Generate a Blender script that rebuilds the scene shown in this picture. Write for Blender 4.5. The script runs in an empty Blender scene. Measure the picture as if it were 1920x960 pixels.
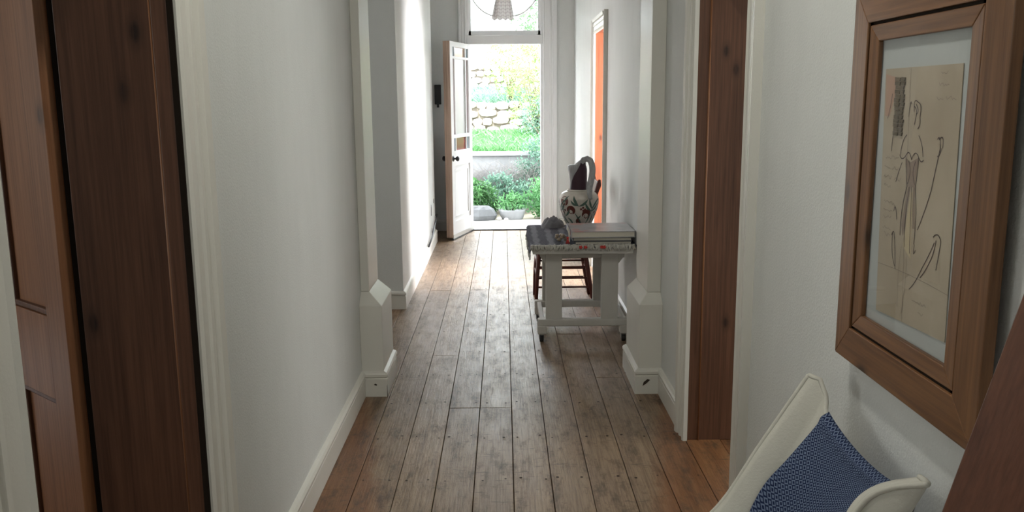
import bpy, bmesh, math, random
from mathutils import Vector, Matrix
random.seed(7)
sc = bpy.context.scene
C = sc.collection
R = math.radians

# ------------------------------------------------------------------ camera
F = 1620.0
cam_d = bpy.data.cameras.new('camera'); cam = bpy.data.objects.new('camera', cam_d); C.objects.link(cam)
cam_d.sensor_fit = 'HORIZONTAL'; cam_d.sensor_width = 36; cam_d.lens = F/1920*36; cam_d.clip_start = .05
v1 = Vector((-16/F, 295/F, -1)).normalized()
yv = 480+F*F/295
up = -Vector((75/F, -(yv-480)/F, -1)).normalized(); up = (up - v1*up.dot(v1)).normalized()
rt = v1.cross(up)
cam.matrix_world = Matrix(((rt.x, rt.y, rt.z, 0), (v1.x, v1.y, v1.z, 0), (up.x, up.y, up.z, 1.55), (0, 0, 0, 1)))
sc.camera = cam
# ------------------------------------------------------------------ view, world, sun
sc.view_settings.view_transform = 'Standard'; sc.view_settings.look = 'None'
sc.view_settings.gamma = 1; sc.view_settings.use_curve_mapping = False
sc.view_settings.exposure = 0.0
w = bpy.data.worlds.new('sky'); sc.world = w; w.use_nodes = True
nt = w.node_tree; bg = nt.nodes['Background']
sky = nt.nodes.new('ShaderNodeTexSky'); sky.sky_type = 'NISHITA'; sky.sun_disc = False
sky.sun_elevation = R(52); sky.sun_rotation = R(200); sky.air_density = 1.0; sky.dust_density = 4.0; sky.ozone_density = 1.0
mixw = nt.nodes.new('ShaderNodeMix'); mixw.data_type = 'RGBA'; mixw.inputs[0].default_value = .8
nt.links.new(sky.outputs[0], mixw.inputs[6]); mixw.inputs[7].default_value = (12, 12.5, 13, 1)
nt.links.new(mixw.outputs[2], bg.inputs[0]); bg.inputs[1].default_value = 1.25
def sun(name, energy, rot, angle, col):
    d = bpy.data.lights.new(name, 'SUN'); d.energy = energy; d.angle = R(angle); d.color = col
    o = bpy.data.objects.new(name, d); o.rotation_euler = rot; C.objects.link(o)
sun('sun', 13, (R(42), 0, R(-14)), 4, (1, .97, .9))
def area(name, loc, rot, sx, sy, power, col=(1, 1, 1)):
    d = bpy.data.lights.new(name, 'AREA'); d.shape = 'RECTANGLE'; d.size = sx; d.size_y = sy; d.energy = power; d.color = col
    o = bpy.data.objects.new(name, d); o.location = loc; o.rotation_euler = rot; C.objects.link(o); return o
# window daylight of the far room, added fill from unseen sources, the ceiling lamp
area('window_light_far_room', (3.6, 7.0, 1.7), (0, R(90), 0), 1.7, 1.5, 760, (1, .96, .99))
area('fill_light_left_room', (-3.7, 1.5, 1.7), (0, R(-90), 0), 1.4, 1.4, 20, (1, 1, .95))  # added fill in place of an unseen left-room window
area('fill_light_right_room', (3.6, 3.2, 1.7), (0, R(90), 0), 1.4, 1.4, 46, (1, 1, .95))  # added unseen fill, brightens the hall through the right doorway
area('fill_light_passage', (-3.0, 5.8, 1.9), (0, R(-90), 0), 1.0, 1.2, 14, (1, 1, .97))  # unseen fill light added in the side passage
area('fill_light_behind', (0, -2.3, 1.9), (R(90), 0, 0), 1.0, 1.6, 15, (.98, 1, .95))  # added fill behind the camera; the back wall has no window
area('hall_ceiling_lamp', (-.05, 1.9, 3.1), (0, 0, 0), .14, .14, 16, (1, .99, .90))

# ------------------------------------------------------------------ mesh helpers
class MB:
    def __init__(s): s.v = []; s.f = []; s.sm = []
    def add(s, vs, fs, smooth=False):
        n = len(s.v); s.v += [tuple(v) for v in vs]; s.f += [tuple(i+n for i in f) for f in fs]; s.sm += [smooth]*len(fs); return s
    def box(s, a, b):
        x0, x1 = sorted((a[0], b[0])); y0, y1 = sorted((a[1], b[1])); z0, z1 = sorted((a[2], b[2]))
        return s.add([(x0,y0,z0),(x1,y0,z0),(x1,y1,z0),(x0,y1,z0),(x0,y0,z1),(x1,y0,z1),(x1,y1,z1),(x0,y1,z1)],
                     [(0,3,2,1),(4,5,6,7),(0,1,5,4),(1,2,6,5),(2,3,7,6),(3,0,4,7)])
    def prism(s, pts, d):       # closed 3D polygon swept by vector d
        n = len(pts); d = Vector(d); P = [Vector(p) for p in pts]
        return s.add(P+[p+d for p in P], [tuple(range(n))[::-1], tuple(range(n, 2*n))]+[(i, (i+1) % n, (i+1) % n+n, i+n) for i in range(n)])
    def loft(s, A, B):
        n = len(A)
        return s.add(list(A)+list(B), [tuple(range(n))[::-1], tuple(range(n, 2*n))]+[(i, (i+1) % n, (i+1) % n+n, i+n) for i in range(n)])
    def tube(s, pts, r, n=8, cap=True):
        P = [Vector(p) for p in pts]; rs = r if isinstance(r, (list, tuple)) else [r]*len(P)
        vs = []; ref = None
        for i, p in enumerate(P):
            t = (P[min(i+1, len(P)-1)]-P[max(i-1, 0)]).normalized()
            if ref is None: ref = t.orthogonal().normalized()
            a = (ref-t*ref.dot(t)).normalized(); b = t.cross(a); ref = a
            vs += [p+(a*math.cos(2*math.pi*k/n)+b*math.sin(2*math.pi*k/n))*rs[i] for k in range(n)]
        fs = [(i*n+k, i*n+(k+1) % n, (i+1)*n+(k+1) % n, (i+1)*n+k) for i in range(len(P)-1) for k in range(n)]
        if cap: fs += [tuple(range(n))[::-1], tuple(range((len(P)-1)*n, len(P)*n))]
        return s.add(vs, fs, True)
    def lathe(s, prof, c, n=32, ax=None):
        c = Vector(c); M = ax or Matrix.Identity(3)
        vs = [c+M@Vector((r*math.cos(2*math.pi*k/n), r*math.sin(2*math.pi*k/n), z)) for r, z in prof for k in range(n)]
        fs = [(i*n+k, i*n+(k+1) % n, (i+1)*n+(k+1) % n, (i+1)*n+k) for i in range(len(prof)-1) for k in range(n)]
        return s.add(vs, fs, True)
    def grid(s, G, thick=0):
        nu = len(G); nv = len(G[0])
        vs = [p for row in G for p in row]
        fs = [(i*nv+j, i*nv+j+1, (i+1)*nv+j+1, (i+1)*nv+j) for i in range(nu-1) for j in range(nv-1)]
        return s.add(vs, fs, True)
    def build(s, name, mat, parent=None, M=None, bevel=0, origin=None, solid=0, uv=None):
        me = bpy.data.meshes.new(name)
        o0 = Vector(origin) if origin else Vector((0, 0, 0))
        me.from_pydata([Vector(v)-o0 for v in s.v], [], s.f); me.update()
        bm = bmesh.new(); bm.from_mesh(me)
        if not uv: bmesh.ops.recalc_face_normals(bm, faces=bm.faces)
        bm.to_mesh(me); bm.free()
        me.polygons.foreach_set('use_smooth', s.sm)
        if uv:
            l = me.uv_layers.new()
            for lp in me.loops: l.data[lp.index].uv = uv[lp.vertex_index]
        o = bpy.data.objects.new(name, me); C.objects.link(o); me.materials.append(mat)
        if parent: o.parent = parent
        loc = o0.copy()
        if parent and not M: loc = o0 - ploc(parent)
        o.location = loc
        if bevel:
            b = o.modifiers.new('b', 'BEVEL'); b.width = bevel; b.segments = 2; b.limit_method = 'ANGLE'; b.angle_limit = R(40)
        if solid:
            b = o.modifiers.new('s', 'SOLIDIFY'); b.thickness = solid; b.offset = 0
        return o
def ploc(o):
    v = Vector((0, 0, 0))
    while o: v += o.location; o = o.parent
    return v
def tag(o, label=None, cat=None, group=None, kind=None):
    if label: o['label'] = label
    if cat: o['category'] = cat
    if group: o['group'] = group
    if kind: o['kind'] = kind
    return o
def empty(name, loc, label=None, cat=None, group=None, kind=None):
    o = bpy.data.objects.new(name, None); o.location = loc; o.empty_display_size = .05; C.objects.link(o)
    return tag(o, label, cat, group, kind)
def part(name, mb, mat, parent, bevel=0, label=None, **k):
    o = mb.build(name, mat, parent, bevel=bevel, **k)
    if label: o['label'] = label
    return o

# ------------------------------------------------------------------ materials
def mat_base(name, col=(.8, .8, .8), rough=.6, spec=.4, metal=0):
    m = bpy.data.materials.new(name); m.use_nodes = True
    b = m.node_tree.nodes['Principled BSDF']
    b.inputs['Base Color'].default_value = (*col, 1); b.inputs['Roughness'].default_value = rough
    b.inputs['Specular IOR Level'].default_value = spec; b.inputs['Metallic'].default_value = metal
    return m, m.node_tree, b
def N(t, typ, **k):
    n = t.nodes.new(typ)
    for a, b in k.items(): setattr(n, a, b)
    return n
def ramp(t, src, stops):
    r = N(t, 'ShaderNodeValToRGB'); e = r.color_ramp.elements
    while len(e) < len(stops): e.new(.5)
    for q, (p, c) in zip(e, stops): q.position = p; q.color = (*c, 1) if len(c) == 3 else c
    t.links.new(src, r.inputs[0]); return r.outputs[0]
def noise(t, vec, scale, detail=4, rough=.55, dist=0):
    n = N(t, 'ShaderNodeTexNoise'); n.inputs['Scale'].default_value = scale; n.inputs['Detail'].default_value = detail
    n.inputs['Roughness'].default_value = rough; n.inputs['Distortion'].default_value = dist
    t.links.new(vec, n.inputs['Vector']); return n.outputs['Fac']
def mapping(t, sc_, src='pos', rnd=False):
    if src == 'pos': o = N(t, 'ShaderNodeNewGeometry').outputs['Position']
    else: o = N(t, 'ShaderNodeTexCoord').outputs[src]
    m = N(t, 'ShaderNodeMapping'); m.inputs['Scale'].default_value = sc_; t.links.new(o, m.inputs['Vector'])
    if rnd:
        oi = N(t, 'ShaderNodeObjectInfo'); c = N(t, 'ShaderNodeVectorMath', operation='SCALE'); c.inputs[0].default_value = (31, 17, 23)
        t.links.new(oi.outputs['Random'], c.inputs['Scale']); t.links.new(c.outputs[0], m.inputs['Location'])
    return m.outputs[0]
def mix(t, fac, a, b, typ='MIX'):
    m = N(t, 'ShaderNodeMix'); m.data_type = 'RGBA'; m.blend_type = typ
    for i, x in ((0, fac), (6, a), (7, b)):
        if isinstance(x, (int, float)): m.inputs[i].default_value = x
        elif isinstance(x, tuple): m.inputs[i].default_value = (*x, 1)
        else: t.links.new(x, m.inputs[i])
    return m.outputs[2]
def bump(t, b, h, strength=.3, dist=.01):
    n = N(t, 'ShaderNodeBump'); n.inputs['Strength'].default_value = strength; n.inputs['Distance'].default_value = dist
    t.links.new(h, n.inputs['Height']); t.links.new(n.outputs[0], b.inputs['Normal'])
def math_(t, op, a, b=0.0):
    n = N(t, 'ShaderNodeMath', operation=op)
    for i, x in ((0, a), (1, b)):
        if isinstance(x, (int, float)): n.inputs[i].default_value = x
        else: t.links.new(x, n.inputs[i])
    return n.outputs[0]

def plaster(name, col, dirty=.06, bs=.5):
    m, t, b = mat_base(name, col, .62, .3)
    p = mapping(t, (1, 1, 1)); big = noise(t, p, 1.7, 5, .6); fine = noise(t, p, 150, 3, .6); mid = noise(t, mapping(t, (7, 7, 2.2)), 1, 4, .6)
    c = ramp(t, big, [(.25, tuple(x*(1-dirty) for x in col)), (.7, col)])
    c = mix(t, .35, c, ramp(t, mid, [(.2, tuple(x*(1-dirty*2) for x in col)), (.6, col)]))
    t.links.new(c, b.inputs['Base Color'])
    h = math_(t, 'ADD', math_(t, 'MULTIPLY', fine, .8), math_(t, 'MULTIPLY', mid, 1.1)); bump(t, b, h, bs, .004); return m
M_wall = plaster('wall_plaster', (.735, .745, .725))
M_trim = plaster('painted_trim', (.72, .70, .64), .04, .15)
M_ceil = plaster('ceiling_paint', (.75, .75, .73))
M_trim.node_tree.nodes['Principled BSDF'].inputs['Roughness'].default_value = .38
M_whitepaint = plaster('chipped_white_paint', (.62, .60, .56), .16, .3)
M_doorpaint = plaster('white_door_paint', (.84, .84, .84), .03, .1)

def wood(name, dark, mid, light, axis='z', rough=.45, knots=True, scale=1.0, src='pos', streak=1.0, flat='y'):
    m, t, b = mat_base(name, mid, rough, .4)
    s = {'z': (22, 22, 1.1), 'y': (22, 1.1, 22), 'x': (1.1, 22, 22)}[axis]
    s2 = {'z': (110, 110, 3), 'y': (110, 3, 110), 'x': (3, 110, 110)}[axis]
    s3 = {'z': (9, 9, 4.5), 'y': (9, 4.5, 9), 'x': (4.5, 9, 9)}[axis]
    s, s2, s3 = [tuple(q*scale for q in k) for k in (s, s2, s3)]
    g = noise(t, mapping(t, s, src, True), 1, 5, .6, .6); f = noise(t, mapping(t, s2, src, True), 1, 3, .6)
    c = ramp(t, g, [(.25, dark), (.5, mid), (.75, light)])
    c = mix(t, .45*streak, c, ramp(t, f, [(.3, dark), (.65, light)]))
    if knots:
        v = N(t, 'ShaderNodeTexVoronoi'); v.voronoi_dimensions = '2D'; v.inputs['Scale'].default_value = .42; v_s = N(t, 'ShaderNodeSeparateXYZ'); v_c = N(t, 'ShaderNodeCombineXYZ'); t.links.new(mapping(t, s3, src, True), v_s.inputs[0]); t.links.new(v_s.outputs[0 if flat == 'y' else 1], v_c.inputs[0]); t.links.new(v_s.outputs[2], v_c.inputs[1]); t.links.new(v_c.outputs[0], v.inputs['Vector'])
        k = ramp(t, v.outputs['Distance'], [(.025, (.9, .9, .9)), (.055, (.35, .35, .35)), (.10, (0, 0, 0))])
        k = mix(t, .6, k, mix(t, 1.0, k, ramp(t, f, [(.4, (.2, .2, .2)), (.6, (1, 1, 1))]), 'MULTIPLY')); c = mix(t, k, c, tuple(x*.28 for x in dark))
    t.links.new(c, b.inputs['Base Color']); bump(t, b, f, .12, .002); return m
M_brown = wood('stained_pine', (.05, .021, .011), (.12, .052, .029), (.185, .085, .048))
M_leafdoor = wood('pine_door', (.12, .045, .018), (.25, .105, .045), (.33, .15, .07))
M_orange = wood('orange_pine', (.14, .035, .014), (.25, .07, .028), (.32, .10, .042))
M_frame_z = wood('frame_pine_upright', (.062, .024, .009), (.165, .072, .027), (.25, .118, .048), 'z', .38, flat='x')
M_frame_y = wood('frame_pine_level', (.062, .024, .009), (.165, .072, .027), (.25, .118, .048), 'y', .38, flat='x')
M_lip = wood('worn_bare_edge', (.16, .10, .07), (.36, .25, .19), (.5, .38, .3), knots=False)
M_board = wood('dark_red_board', (.06, .02, .01), (.13, .045, .022), (.17, .065, .035))
M_chair = wood('chair_wood', (.05, .012, .010), (.11, .024, .018), (.16, .04, .03), knots=False)

# floor boards: one finish, worn grey in the walked strip, warm varnish left at the edges
M_floor, t, b = mat_base('floor_boards', (.3, .2, .12), .36, .5)
pos = N(t, 'ShaderNodeNewGeometry').outputs['Position']; sx = N(t, 'ShaderNodeSeparateXYZ'); t.links.new(pos, sx.inputs[0])
g = noise(t, mapping(t, (26, 1.6, 26), 'pos', True), 1, 6, .65, .5); f = noise(t, mapping(t, (150, 6, 150), 'pos', True), 1, 4, .6)
sp = noise(t, mapping(t, (13, 4.5, 5)), 1, 9, .78, .15); big = noise(t, mapping(t, (1.6, 1.1, 1)), 1, 5, .6, .3)
scr = noise(t, mapping(t, (14, 60, 5)), 1, 3, .5, .8)
grey = ramp(t, g, [(.25, (.13, .083, .048)), (.5, (.30, .198, .116)), (.75, (.42, .30, .185))])
grey = mix(t, .45, grey, ramp(t, f, [(.35, (.10, .06, .035)), (.6, (.37, .265, .175))]))
warm = ramp(t, g, [(.2, (.14, .05, .018)), (.5, (.30, .12, .042)), (.8, (.38, .18, .07))])
warm = mix(t, .4, warm, ramp(t, f, [(.35, (.10, .04, .016)), (.6, (.3, .15, .065))]))
ex = math_(t, 'ABSOLUTE', math_(t, 'SUBTRACT', sx.outputs[0], .04))
near = N(t, 'ShaderNodeMapRange'); near.inputs[1].default_value = 3.0; near.inputs[2].default_value = 4.9; near.inputs[3].default_value = .12; near.inputs[4].default_value = -.22
t.links.new(sx.outputs[1], near.inputs[0])
e2 = math_(t, 'ADD', math_(t, 'ADD', ex, near.outputs[0]), math_(t, 'MULTIPLY', math_(t, 'SUBTRACT', sp, .5), .22))
fac = ramp(t, e2, [(.60, (0, 0, 0)), (.68, (.9, .9, .9))])
col = mix(t, fac, grey, warm)
col = mix(t, ramp(t, sp, [(.5, (0, 0, 0)), (.64, (.8, .8, .8))]), col, (.085, .054, .034))
col = mix(t, ramp(t, scr, [(.62, (0, 0, 0)), (.70, (.6, .6, .6))]), col, (.08, .05, .032))
oi = N(t, 'ShaderNodeObjectInfo'); col = mix(t, .8, col, ramp(t, oi.outputs['Random'], [(0, (.70, .67, .64)), (1, (1.0, 1.0, 1.0))]), 'MULTIPLY')
t.links.new(col, b.inputs['Base Color'])
t.links.new(ramp(t, sp, [(.3, (.30, .30, .30)), (.7, (.52, .52, .52))]), b.inputs['Roughness']); bump(t, b, math_(t, 'ADD', f, math_(t, 'ADD', math_(t, 'MULTIPLY', g, 1.5), math_(t, 'MULTIPLY', sp, 2.0))), .5, .002)
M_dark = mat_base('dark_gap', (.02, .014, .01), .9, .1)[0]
M_chip = mat_base('bare_dark_chip', (.06, .045, .035), .8, .2)[0]
M_black = mat_base('black_iron', (.012, .012, .014), .45, .5)[0]
M_metal = mat_base('dull_metal', (.45, .44, .42), .35, .5, 1)[0]
M_brass = mat_base('aged_brass', (.3, .2, .09), .4, .5, .9)[0]
M_rubber = mat_base('black_rubber', (.03, .028, .028), .6, .3)[0]
M_stoneT = plaster('threshold_stone', (.5, .49, .46), .15, .4)

def glassmat(name, col, alpha=.25, rough=.05):
    m = bpy.data.materials.new(name); m.use_nodes = True; t = m.node_tree; t.nodes.clear()
    o = N(t, 'ShaderNodeOutputMaterial'); tr = N(t, 'ShaderNodeBsdfTransparent'); tr.inputs[0].default_value = (*col, 1)
    gl = N(t, 'ShaderNodeBsdfGlossy'); gl.inputs['Roughness'].default_value = rough; lw = N(t, 'ShaderNodeLayerWeight'); lw.inputs[0].default_value = .5; pw = N(t, 'ShaderNodeMath', operation='POWER'); pw.inputs[1].default_value = 5; t.links.new(lw.outputs['Facing'], pw.inputs[0]); fr = N(t, 'ShaderNodeMath', operation='MULTIPLY_ADD'); fr.inputs[1].default_value = .9; fr.inputs[2].default_value = .03; t.links.new(pw.outputs[0], fr.inputs[0])
    tl = N(t, 'ShaderNodeBsdfTranslucent'); tl.inputs[0].default_value = (*col, 1); df = N(t, 'ShaderNodeBsdfDiffuse'); df.inputs[0].default_value = (*col, 1)
    a = N(t, 'ShaderNodeMixShader'); a.inputs[0].default_value = .5; t.links.new(tl.outputs[0], a.inputs[1]); t.links.new(df.outputs[0], a.inputs[2])
    c = N(t, 'ShaderNodeMixShader'); c.inputs[0].default_value = alpha; t.links.new(tr.outputs[0], c.inputs[1]); t.links.new(a.outputs[0], c.inputs[2])
    d = N(t, 'ShaderNodeMixShader'); t.links.new(fr.outputs[0], d.inputs[0]); t.links.new(c.outputs[0], d.inputs[1]); t.links.new(gl.outputs[0], d.inputs[2])
    t.links.new(d.outputs[0], o.inputs[0]); return m
M_clear = glassmat('clear_glass', (1, 1, 1), 0.0, .02)
M_transomglass = glassmat('transom_glass', (.97, .99, .98), .04)
M_frost = glassmat('frosted_glass', (.9, .92, .92), .75, .3)  # frosted, its diffuse white also standing in for a bright reflection
M_blueg = glassmat('blue_glass', (.25, .5, .62), .94, .1)
M_redg = glassmat('red_glass', (.5, .13, .13), .94, .1)
M_peachg = glassmat('peach_glass', (.75, .55, .42), .94, .1)
M_pinkg = glassmat('rose_glass', (.62, .42, .44), .8, .1)

# ------------------------------------------------------------------ structure
XL, XR, YF, ZC = -.765, .825, 10.25, 3.25
fl = MB().box((-4, -2.6, -.12), (4, YF+.33, -.028)).build('floor', M_dark); tag(fl, kind='structure')
seams = [-.62-.158*3+.158*i for i in range(3)]
seams = [-1.10, -.935, -.78, -.62, -.45, -.291, -.135, .026, .182, .340, .503, .661, .82, .98, 1.14]
joists = [k*.46+.13 for k in range(-1, 24)]
for i in range(len(seams)-1):
    y = -.4; k = i
    while y < YF:
        L = random.choice([1.84, 2.3, 2.76, 3.22]); y1 = min(y+L, YF+.02)
        if YF-y1 < .6: y1 = YF+.02
        x0, x1 = seams[i]+.0015, seams[i+1]-.0015; jz = random.uniform(-.0015, .0015)
        gp = MB().box((x0, y+.001, -.028), (x1, y1-.001, jz))
        part('plank', gp, M_floor, fl, bevel=.0016)
        y = y1
nh = MB()
for yj in joists:
    for i in range(3, len(seams)-3):
        for dx in (.03, .128):
            if random.random() < .8:
                cx, cy = seams[i]+dx+random.uniform(-.008, .008), yj+random.uniform(-.02, .02); r = random.uniform(.004, .0075)
                nh.add([(cx+r*math.cos(a*1.047), cy+r*math.sin(a*1.047)*1.2, .0024) for a in range(6)], [(0, 1, 2, 3, 4, 5)])
tag(part('nail_heads', nh, M_chip, fl), kind='stuff')

DH = 2.15   # door heads
wl = MB()
wl.box((XL, -2.6, 0), (XL-.268, 1.265, ZC)).box((XL, 2.095, 0), (XL-.268, 5.0, ZC)).box((XL, 1.265, DH), (XL-.268, 2.095, ZC))
wl.box((XL, 6.34, 0), (XL-.8, 9.45, ZC)).box((XL-.14, 9.45, 0), (XL-.8, YF, ZC)).box((XL, 5.0, 2.5), (XL-.3, 6.34, ZC))
tag(wl.build('wall_left', M_wall), kind='structure')
wlo = bpy.data.objects['wall_left']
wr = MB()
wr.box((XR, -2.6, 0), (XR+.22, 2.93, ZC)).box((XR, 3.78, 0), (XR+.22, 7.05, ZC)).box((XR, 7.93, 0), (XR+.22, YF, ZC))
wr.box((XR, 2.93, DH), (XR+.22, 3.78, ZC)).box((XR, 7.05, DH), (XR+.22, 7.93, ZC))
tag(wr.build('wall_right', M_wall), kind='structure')
# ragged reveals: front wall with the entrance
wf = MB()
wf.box((-1.6, YF, 0), (-.42, YF+.32, ZC)).box((.46, YF, 0), (1.3, YF+.32, ZC)).box((-.42, YF, 2.95), (.46, YF+.32, ZC))
tag(wf.build('wall_front', M_wall), kind='structure')
tag(MB().box((-1.1, -2.75, 0), (1.1, -2.6, ZC)).build('wall_back', M_wall), kind='structure')
tag(MB().box((-4.1, -2.75, ZC), (4.1, YF+.32, ZC+.2)).build('ceiling', M_ceil), kind='structure')
# shells of the side rooms
sh = MB()
sh.box((-4.1, -1.0, 0), (-4, 6.6, ZC)).box((-4, -1.1, 0), (XL-.3, -1, ZC)).box((-4, 4.5, 0), (XL-.30, 4.6, ZC)).box((-4, 6.34, 0), (XL-.8, 6.44, ZC))
tag(sh.build('wall_siderooms_left', M_wall), kind='structure')
sh = MB()
sh.box((4.0, 1.5, 0), (4.1, 9.6, ZC)).box((XR+.22, 1.5, 0), (4, 1.6, ZC)).box((XR+.22, 5.2, 0), (4, 5.3, ZC)).box((XR+.22, 9.5, 0), (4, 9.6, ZC))
tag(sh.build('wall_siderooms_right', M_wall), kind='structure')

# skirting
T = .02
PROF = [(0, 0), (T, 0), (T, .098), (T-.005, .103), (T+.002, .109), (T+.003, .122), (T-.004, .131), (0, .137)]
def skirt(mb, a, b, n, ma=0, mb_=0):      # from a to b, outward n; ma/mb_ = mitre (1 outside corner, -1 inside)
    a, b, n = Vector((*a, 0)), Vector((*b, 0)), Vector((*n, 0)); d = (b-a).normalized()
    A = [a+n*p-d*p*ma+Vector((0, 0, z)) for p, z in PROF]; B = [b+n*p+d*p*mb_+Vector((0, 0, z)) for p, z in PROF]
    mb.loft(A, B)
BX, PY = .645, 4.40           # base face of the pilasters, their front
sl = MB()
skirt(sl, (XL, 2.205), (XL, PY), (1, 0), 0, -1); skirt(sl, (XL, 6.34), (XL, 9.45), (1, 0), 1, 0); skirt(sl, (XL-.5, 6.34), (XL, 6.34), (0, -1), 0, 1)
skirt(sl, (XL-.14, YF), (-.5, YF), (0, -1)); skirt(sl, (XL, -2.6), (XL, 1.135), (1, 0))
sl = sl.build('baseboard_left', M_trim); tag(sl, kind='structure')
sr = MB()
skirt(sr, (XR, PY), (XR, 3.90), (-1, 0), -1, 0); skirt(sr, (XR, 6.96), (XR, 4.86), (-1, 0)); skirt(sr, (XR, YF), (XR, 8.07), (-1, 0)); skirt(sr, (XR, 2.80), (XR, -2.6), (-1, 0))
skirt(sr, (.62, YF), (XR, YF), (0, -1))
sr = sr.build('baseboard_right', M_trim); tag(sr, kind='structure')

def pilaster(n, s, X, yb, bx, zt):        # s=+1 on the left wall
    o = empty('trim_%d' % n, (X, PY, 0), kind='structure')
    bxs = s*bx*-1; shx = bxs - s*.072; sy = PY+.07; zt2 = zt+.062
    m = MB(); m.box((X, PY, 0), (bxs, yb, zt))
    A = [(X, PY, zt), (bxs, PY, zt), (bxs, yb, zt), (X, yb, zt)]; B = [(X, sy, zt2), (shx, sy, zt2), (shx, yb-.005, zt2), (X, yb-.005, zt2)]
    m.loft(A, B)
    part('pilaster_base', m, M_trim, o, bevel=.003)
    part('pilaster_shaft', MB().box((X, sy, zt2), (shx, yb-.005, 2.35)), M_trim, o, bevel=.004)
    k = MB(); d = (s, 0)
    skirt(k, (X, PY), (bxs, PY), (0, -1), -1, 1); skirt(k, (bxs, PY), (bxs, yb), d, 1, 0)
    part('plinth_skirting', k, M_trim, o)
    return o
p1 = pilaster(1, 1, XL, 4.80, .648, .49)
def pilaster_r():
    o = empty('trim_2', (XR, PY, 0), kind='structure'); bxs = .702; shx = .752; sy = PY+.07; zt, zt2, yb = .482, .532, 4.86
    m = MB(); m.box((XR, PY, 0), (bxs, yb, zt))
    m.loft([(XR, PY, zt), (bxs, PY, zt), (bxs, yb, zt), (XR, yb, zt)], [(XR, sy, zt2), (shx, sy, zt2), (shx, yb-.005, zt2), (XR, yb-.005, zt2)])
    part('pilaster_base', m, M_trim, o, bevel=.003)
    part('pilaster_shaft', MB().box((XR, sy, zt2), (shx, yb-.005, 2.35)), M_trim, o, bevel=.004)
    k = MB(); skirt(k, (XR, PY), (bxs, PY), (0, -1), -1, 1); skirt(k, (bxs, PY), (bxs, yb), (-1, 0), 1, 0)
    part('plinth_skirting', k, M_trim, o)
    c = MB(); zc = .06; c.prism([(.722, PY-.0215, .045), (.742, PY-.0215, .058), (.762, PY-.0215, .078), (.748, PY-.0215, .083), (.728, PY-.0215, .066)], (0, -.001, 0))
    part('paint_chip', c, M_chip, o)
    return o
p2 = pilaster_r()
c = MB()
c.prism([(-.70, PY-.0215, .067), (-.685, PY-.0215, .062), (-.683, PY-.0215, .07), (-.694, PY-.0215, .074)], (0, -.001, 0))
c.prism([(-.632, PY-.0215, .0), (-.629, PY-.0215, .0), (-.629, PY-.0215, .07), (-.631, PY-.0215, .06)], (0, -.001, 0))
part('paint_chip', c, M_chip, p1)
# arch over the pilasters
ar = MB(); pts = []
for i in range(17):
    a = math.pi*i/16; pts.append((.03-.74*math.cos(a), PY+.07, 2.35+.55*math.sin(a)))
for i in range(16):
    a, b2 = pts[i], pts[i+1]
    ar.prism([a, b2, (b2[0], PY+.07, ZC), (a[0], PY+.07, ZC)], (0, .36, 0))
ar.box((XL, PY+.07, 2.35), (-.71, PY+.43, ZC)).box((.77, PY+.07, 2.35), (XR, PY+.43, ZC))
tag(ar.build('trim_3', M_trim), kind='structure')

# casings (moulded architraves): profile across w, standing d off the wall
def casing_prof(w_):
    return [(0, 0), (0, .018), (.012, .024), (.022, .018), (w_*.45, .017), (w_*.5, .023), (w_*.6, .024), (w_*.64, .018), (w_*.74, .018), (w_*.8, .03), (w_, .034), (w_, 0)]
def casing(mb, X, s, y_in, y_out, ztop, ph=None):
    w_ = abs(y_out-y_in); sg = 1 if y_out > y_in else -1
    mb.prism([(X+s*d, y_in+sg*q, 0) for q, d in casing_prof(w_)], (0, 0, ztop))
def head(mb, X, s, y0, y1, z_in, w_):
    mb.prism([(X+s*d, y0, z_in+q) for q, d in casing_prof(w_)], (0, y1-y0, 0))
def doorway(n, X, s, y0, y1, thick, m_lin, hw=.13, zt=DH-.04):
    o = empty('door_%d' % n, (X, (y0+y1)/2, 0), kind='structure')
    m = MB(); casing(m, X, s, y1, y1+hw, zt+hw); casing(m, X, s, y0, y0-hw, zt+hw); head(m, X, s, y0, y1, zt, hw)
    part('casing', m, M_trim, o)
    back = X - s*thick
    m = MB().box((X-s*.002, y1+.012, 0), (back, y1+.045, zt+.04)); part('lining_board', m, m_lin, o, bevel=.002)
    m = MB().box((X-s*.002, y0-.045, 0), (back, y0-.012, zt+.04)); part('lining_board', m, m_lin, o, bevel=.002)
    m = MB().box((X-s*.002, y0-.012, zt+.012), (back, y1+.012, zt+.04)); part('lining_board', m, m_lin, o, bevel=.002)
    return o, back
d1, bk = doorway(1, XL, 1, 1.29, 2.052, .27, M_brown, .145)
# moulded bead and rebate strip on the far lining board
part('bead', MB().tube([(XL-.045, 2.062, 0), (XL-.045, 2.062, 2.1)], .005, 8), M_leafdoor, d1)
part('stop_strip', MB().box((XL-.002, 2.048, 0), (XL-.04, 2.066, 2.1)), M_brown, d1, bevel=.002)
part('shadow_gap', MB().box((XL-.002, 2.0465, 0), (XL+.012, 2.0518, 2.1)), M_dark, d1)  # dark strip standing in for the shade between lining and casing
part('hinge_gap_shade', MB().box((XL-.272, 2.075, 0), (XL-.288, 2.16, 2.14)), M_dark, d1)  # black filler standing in for the dark gap between lining and leaf
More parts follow.
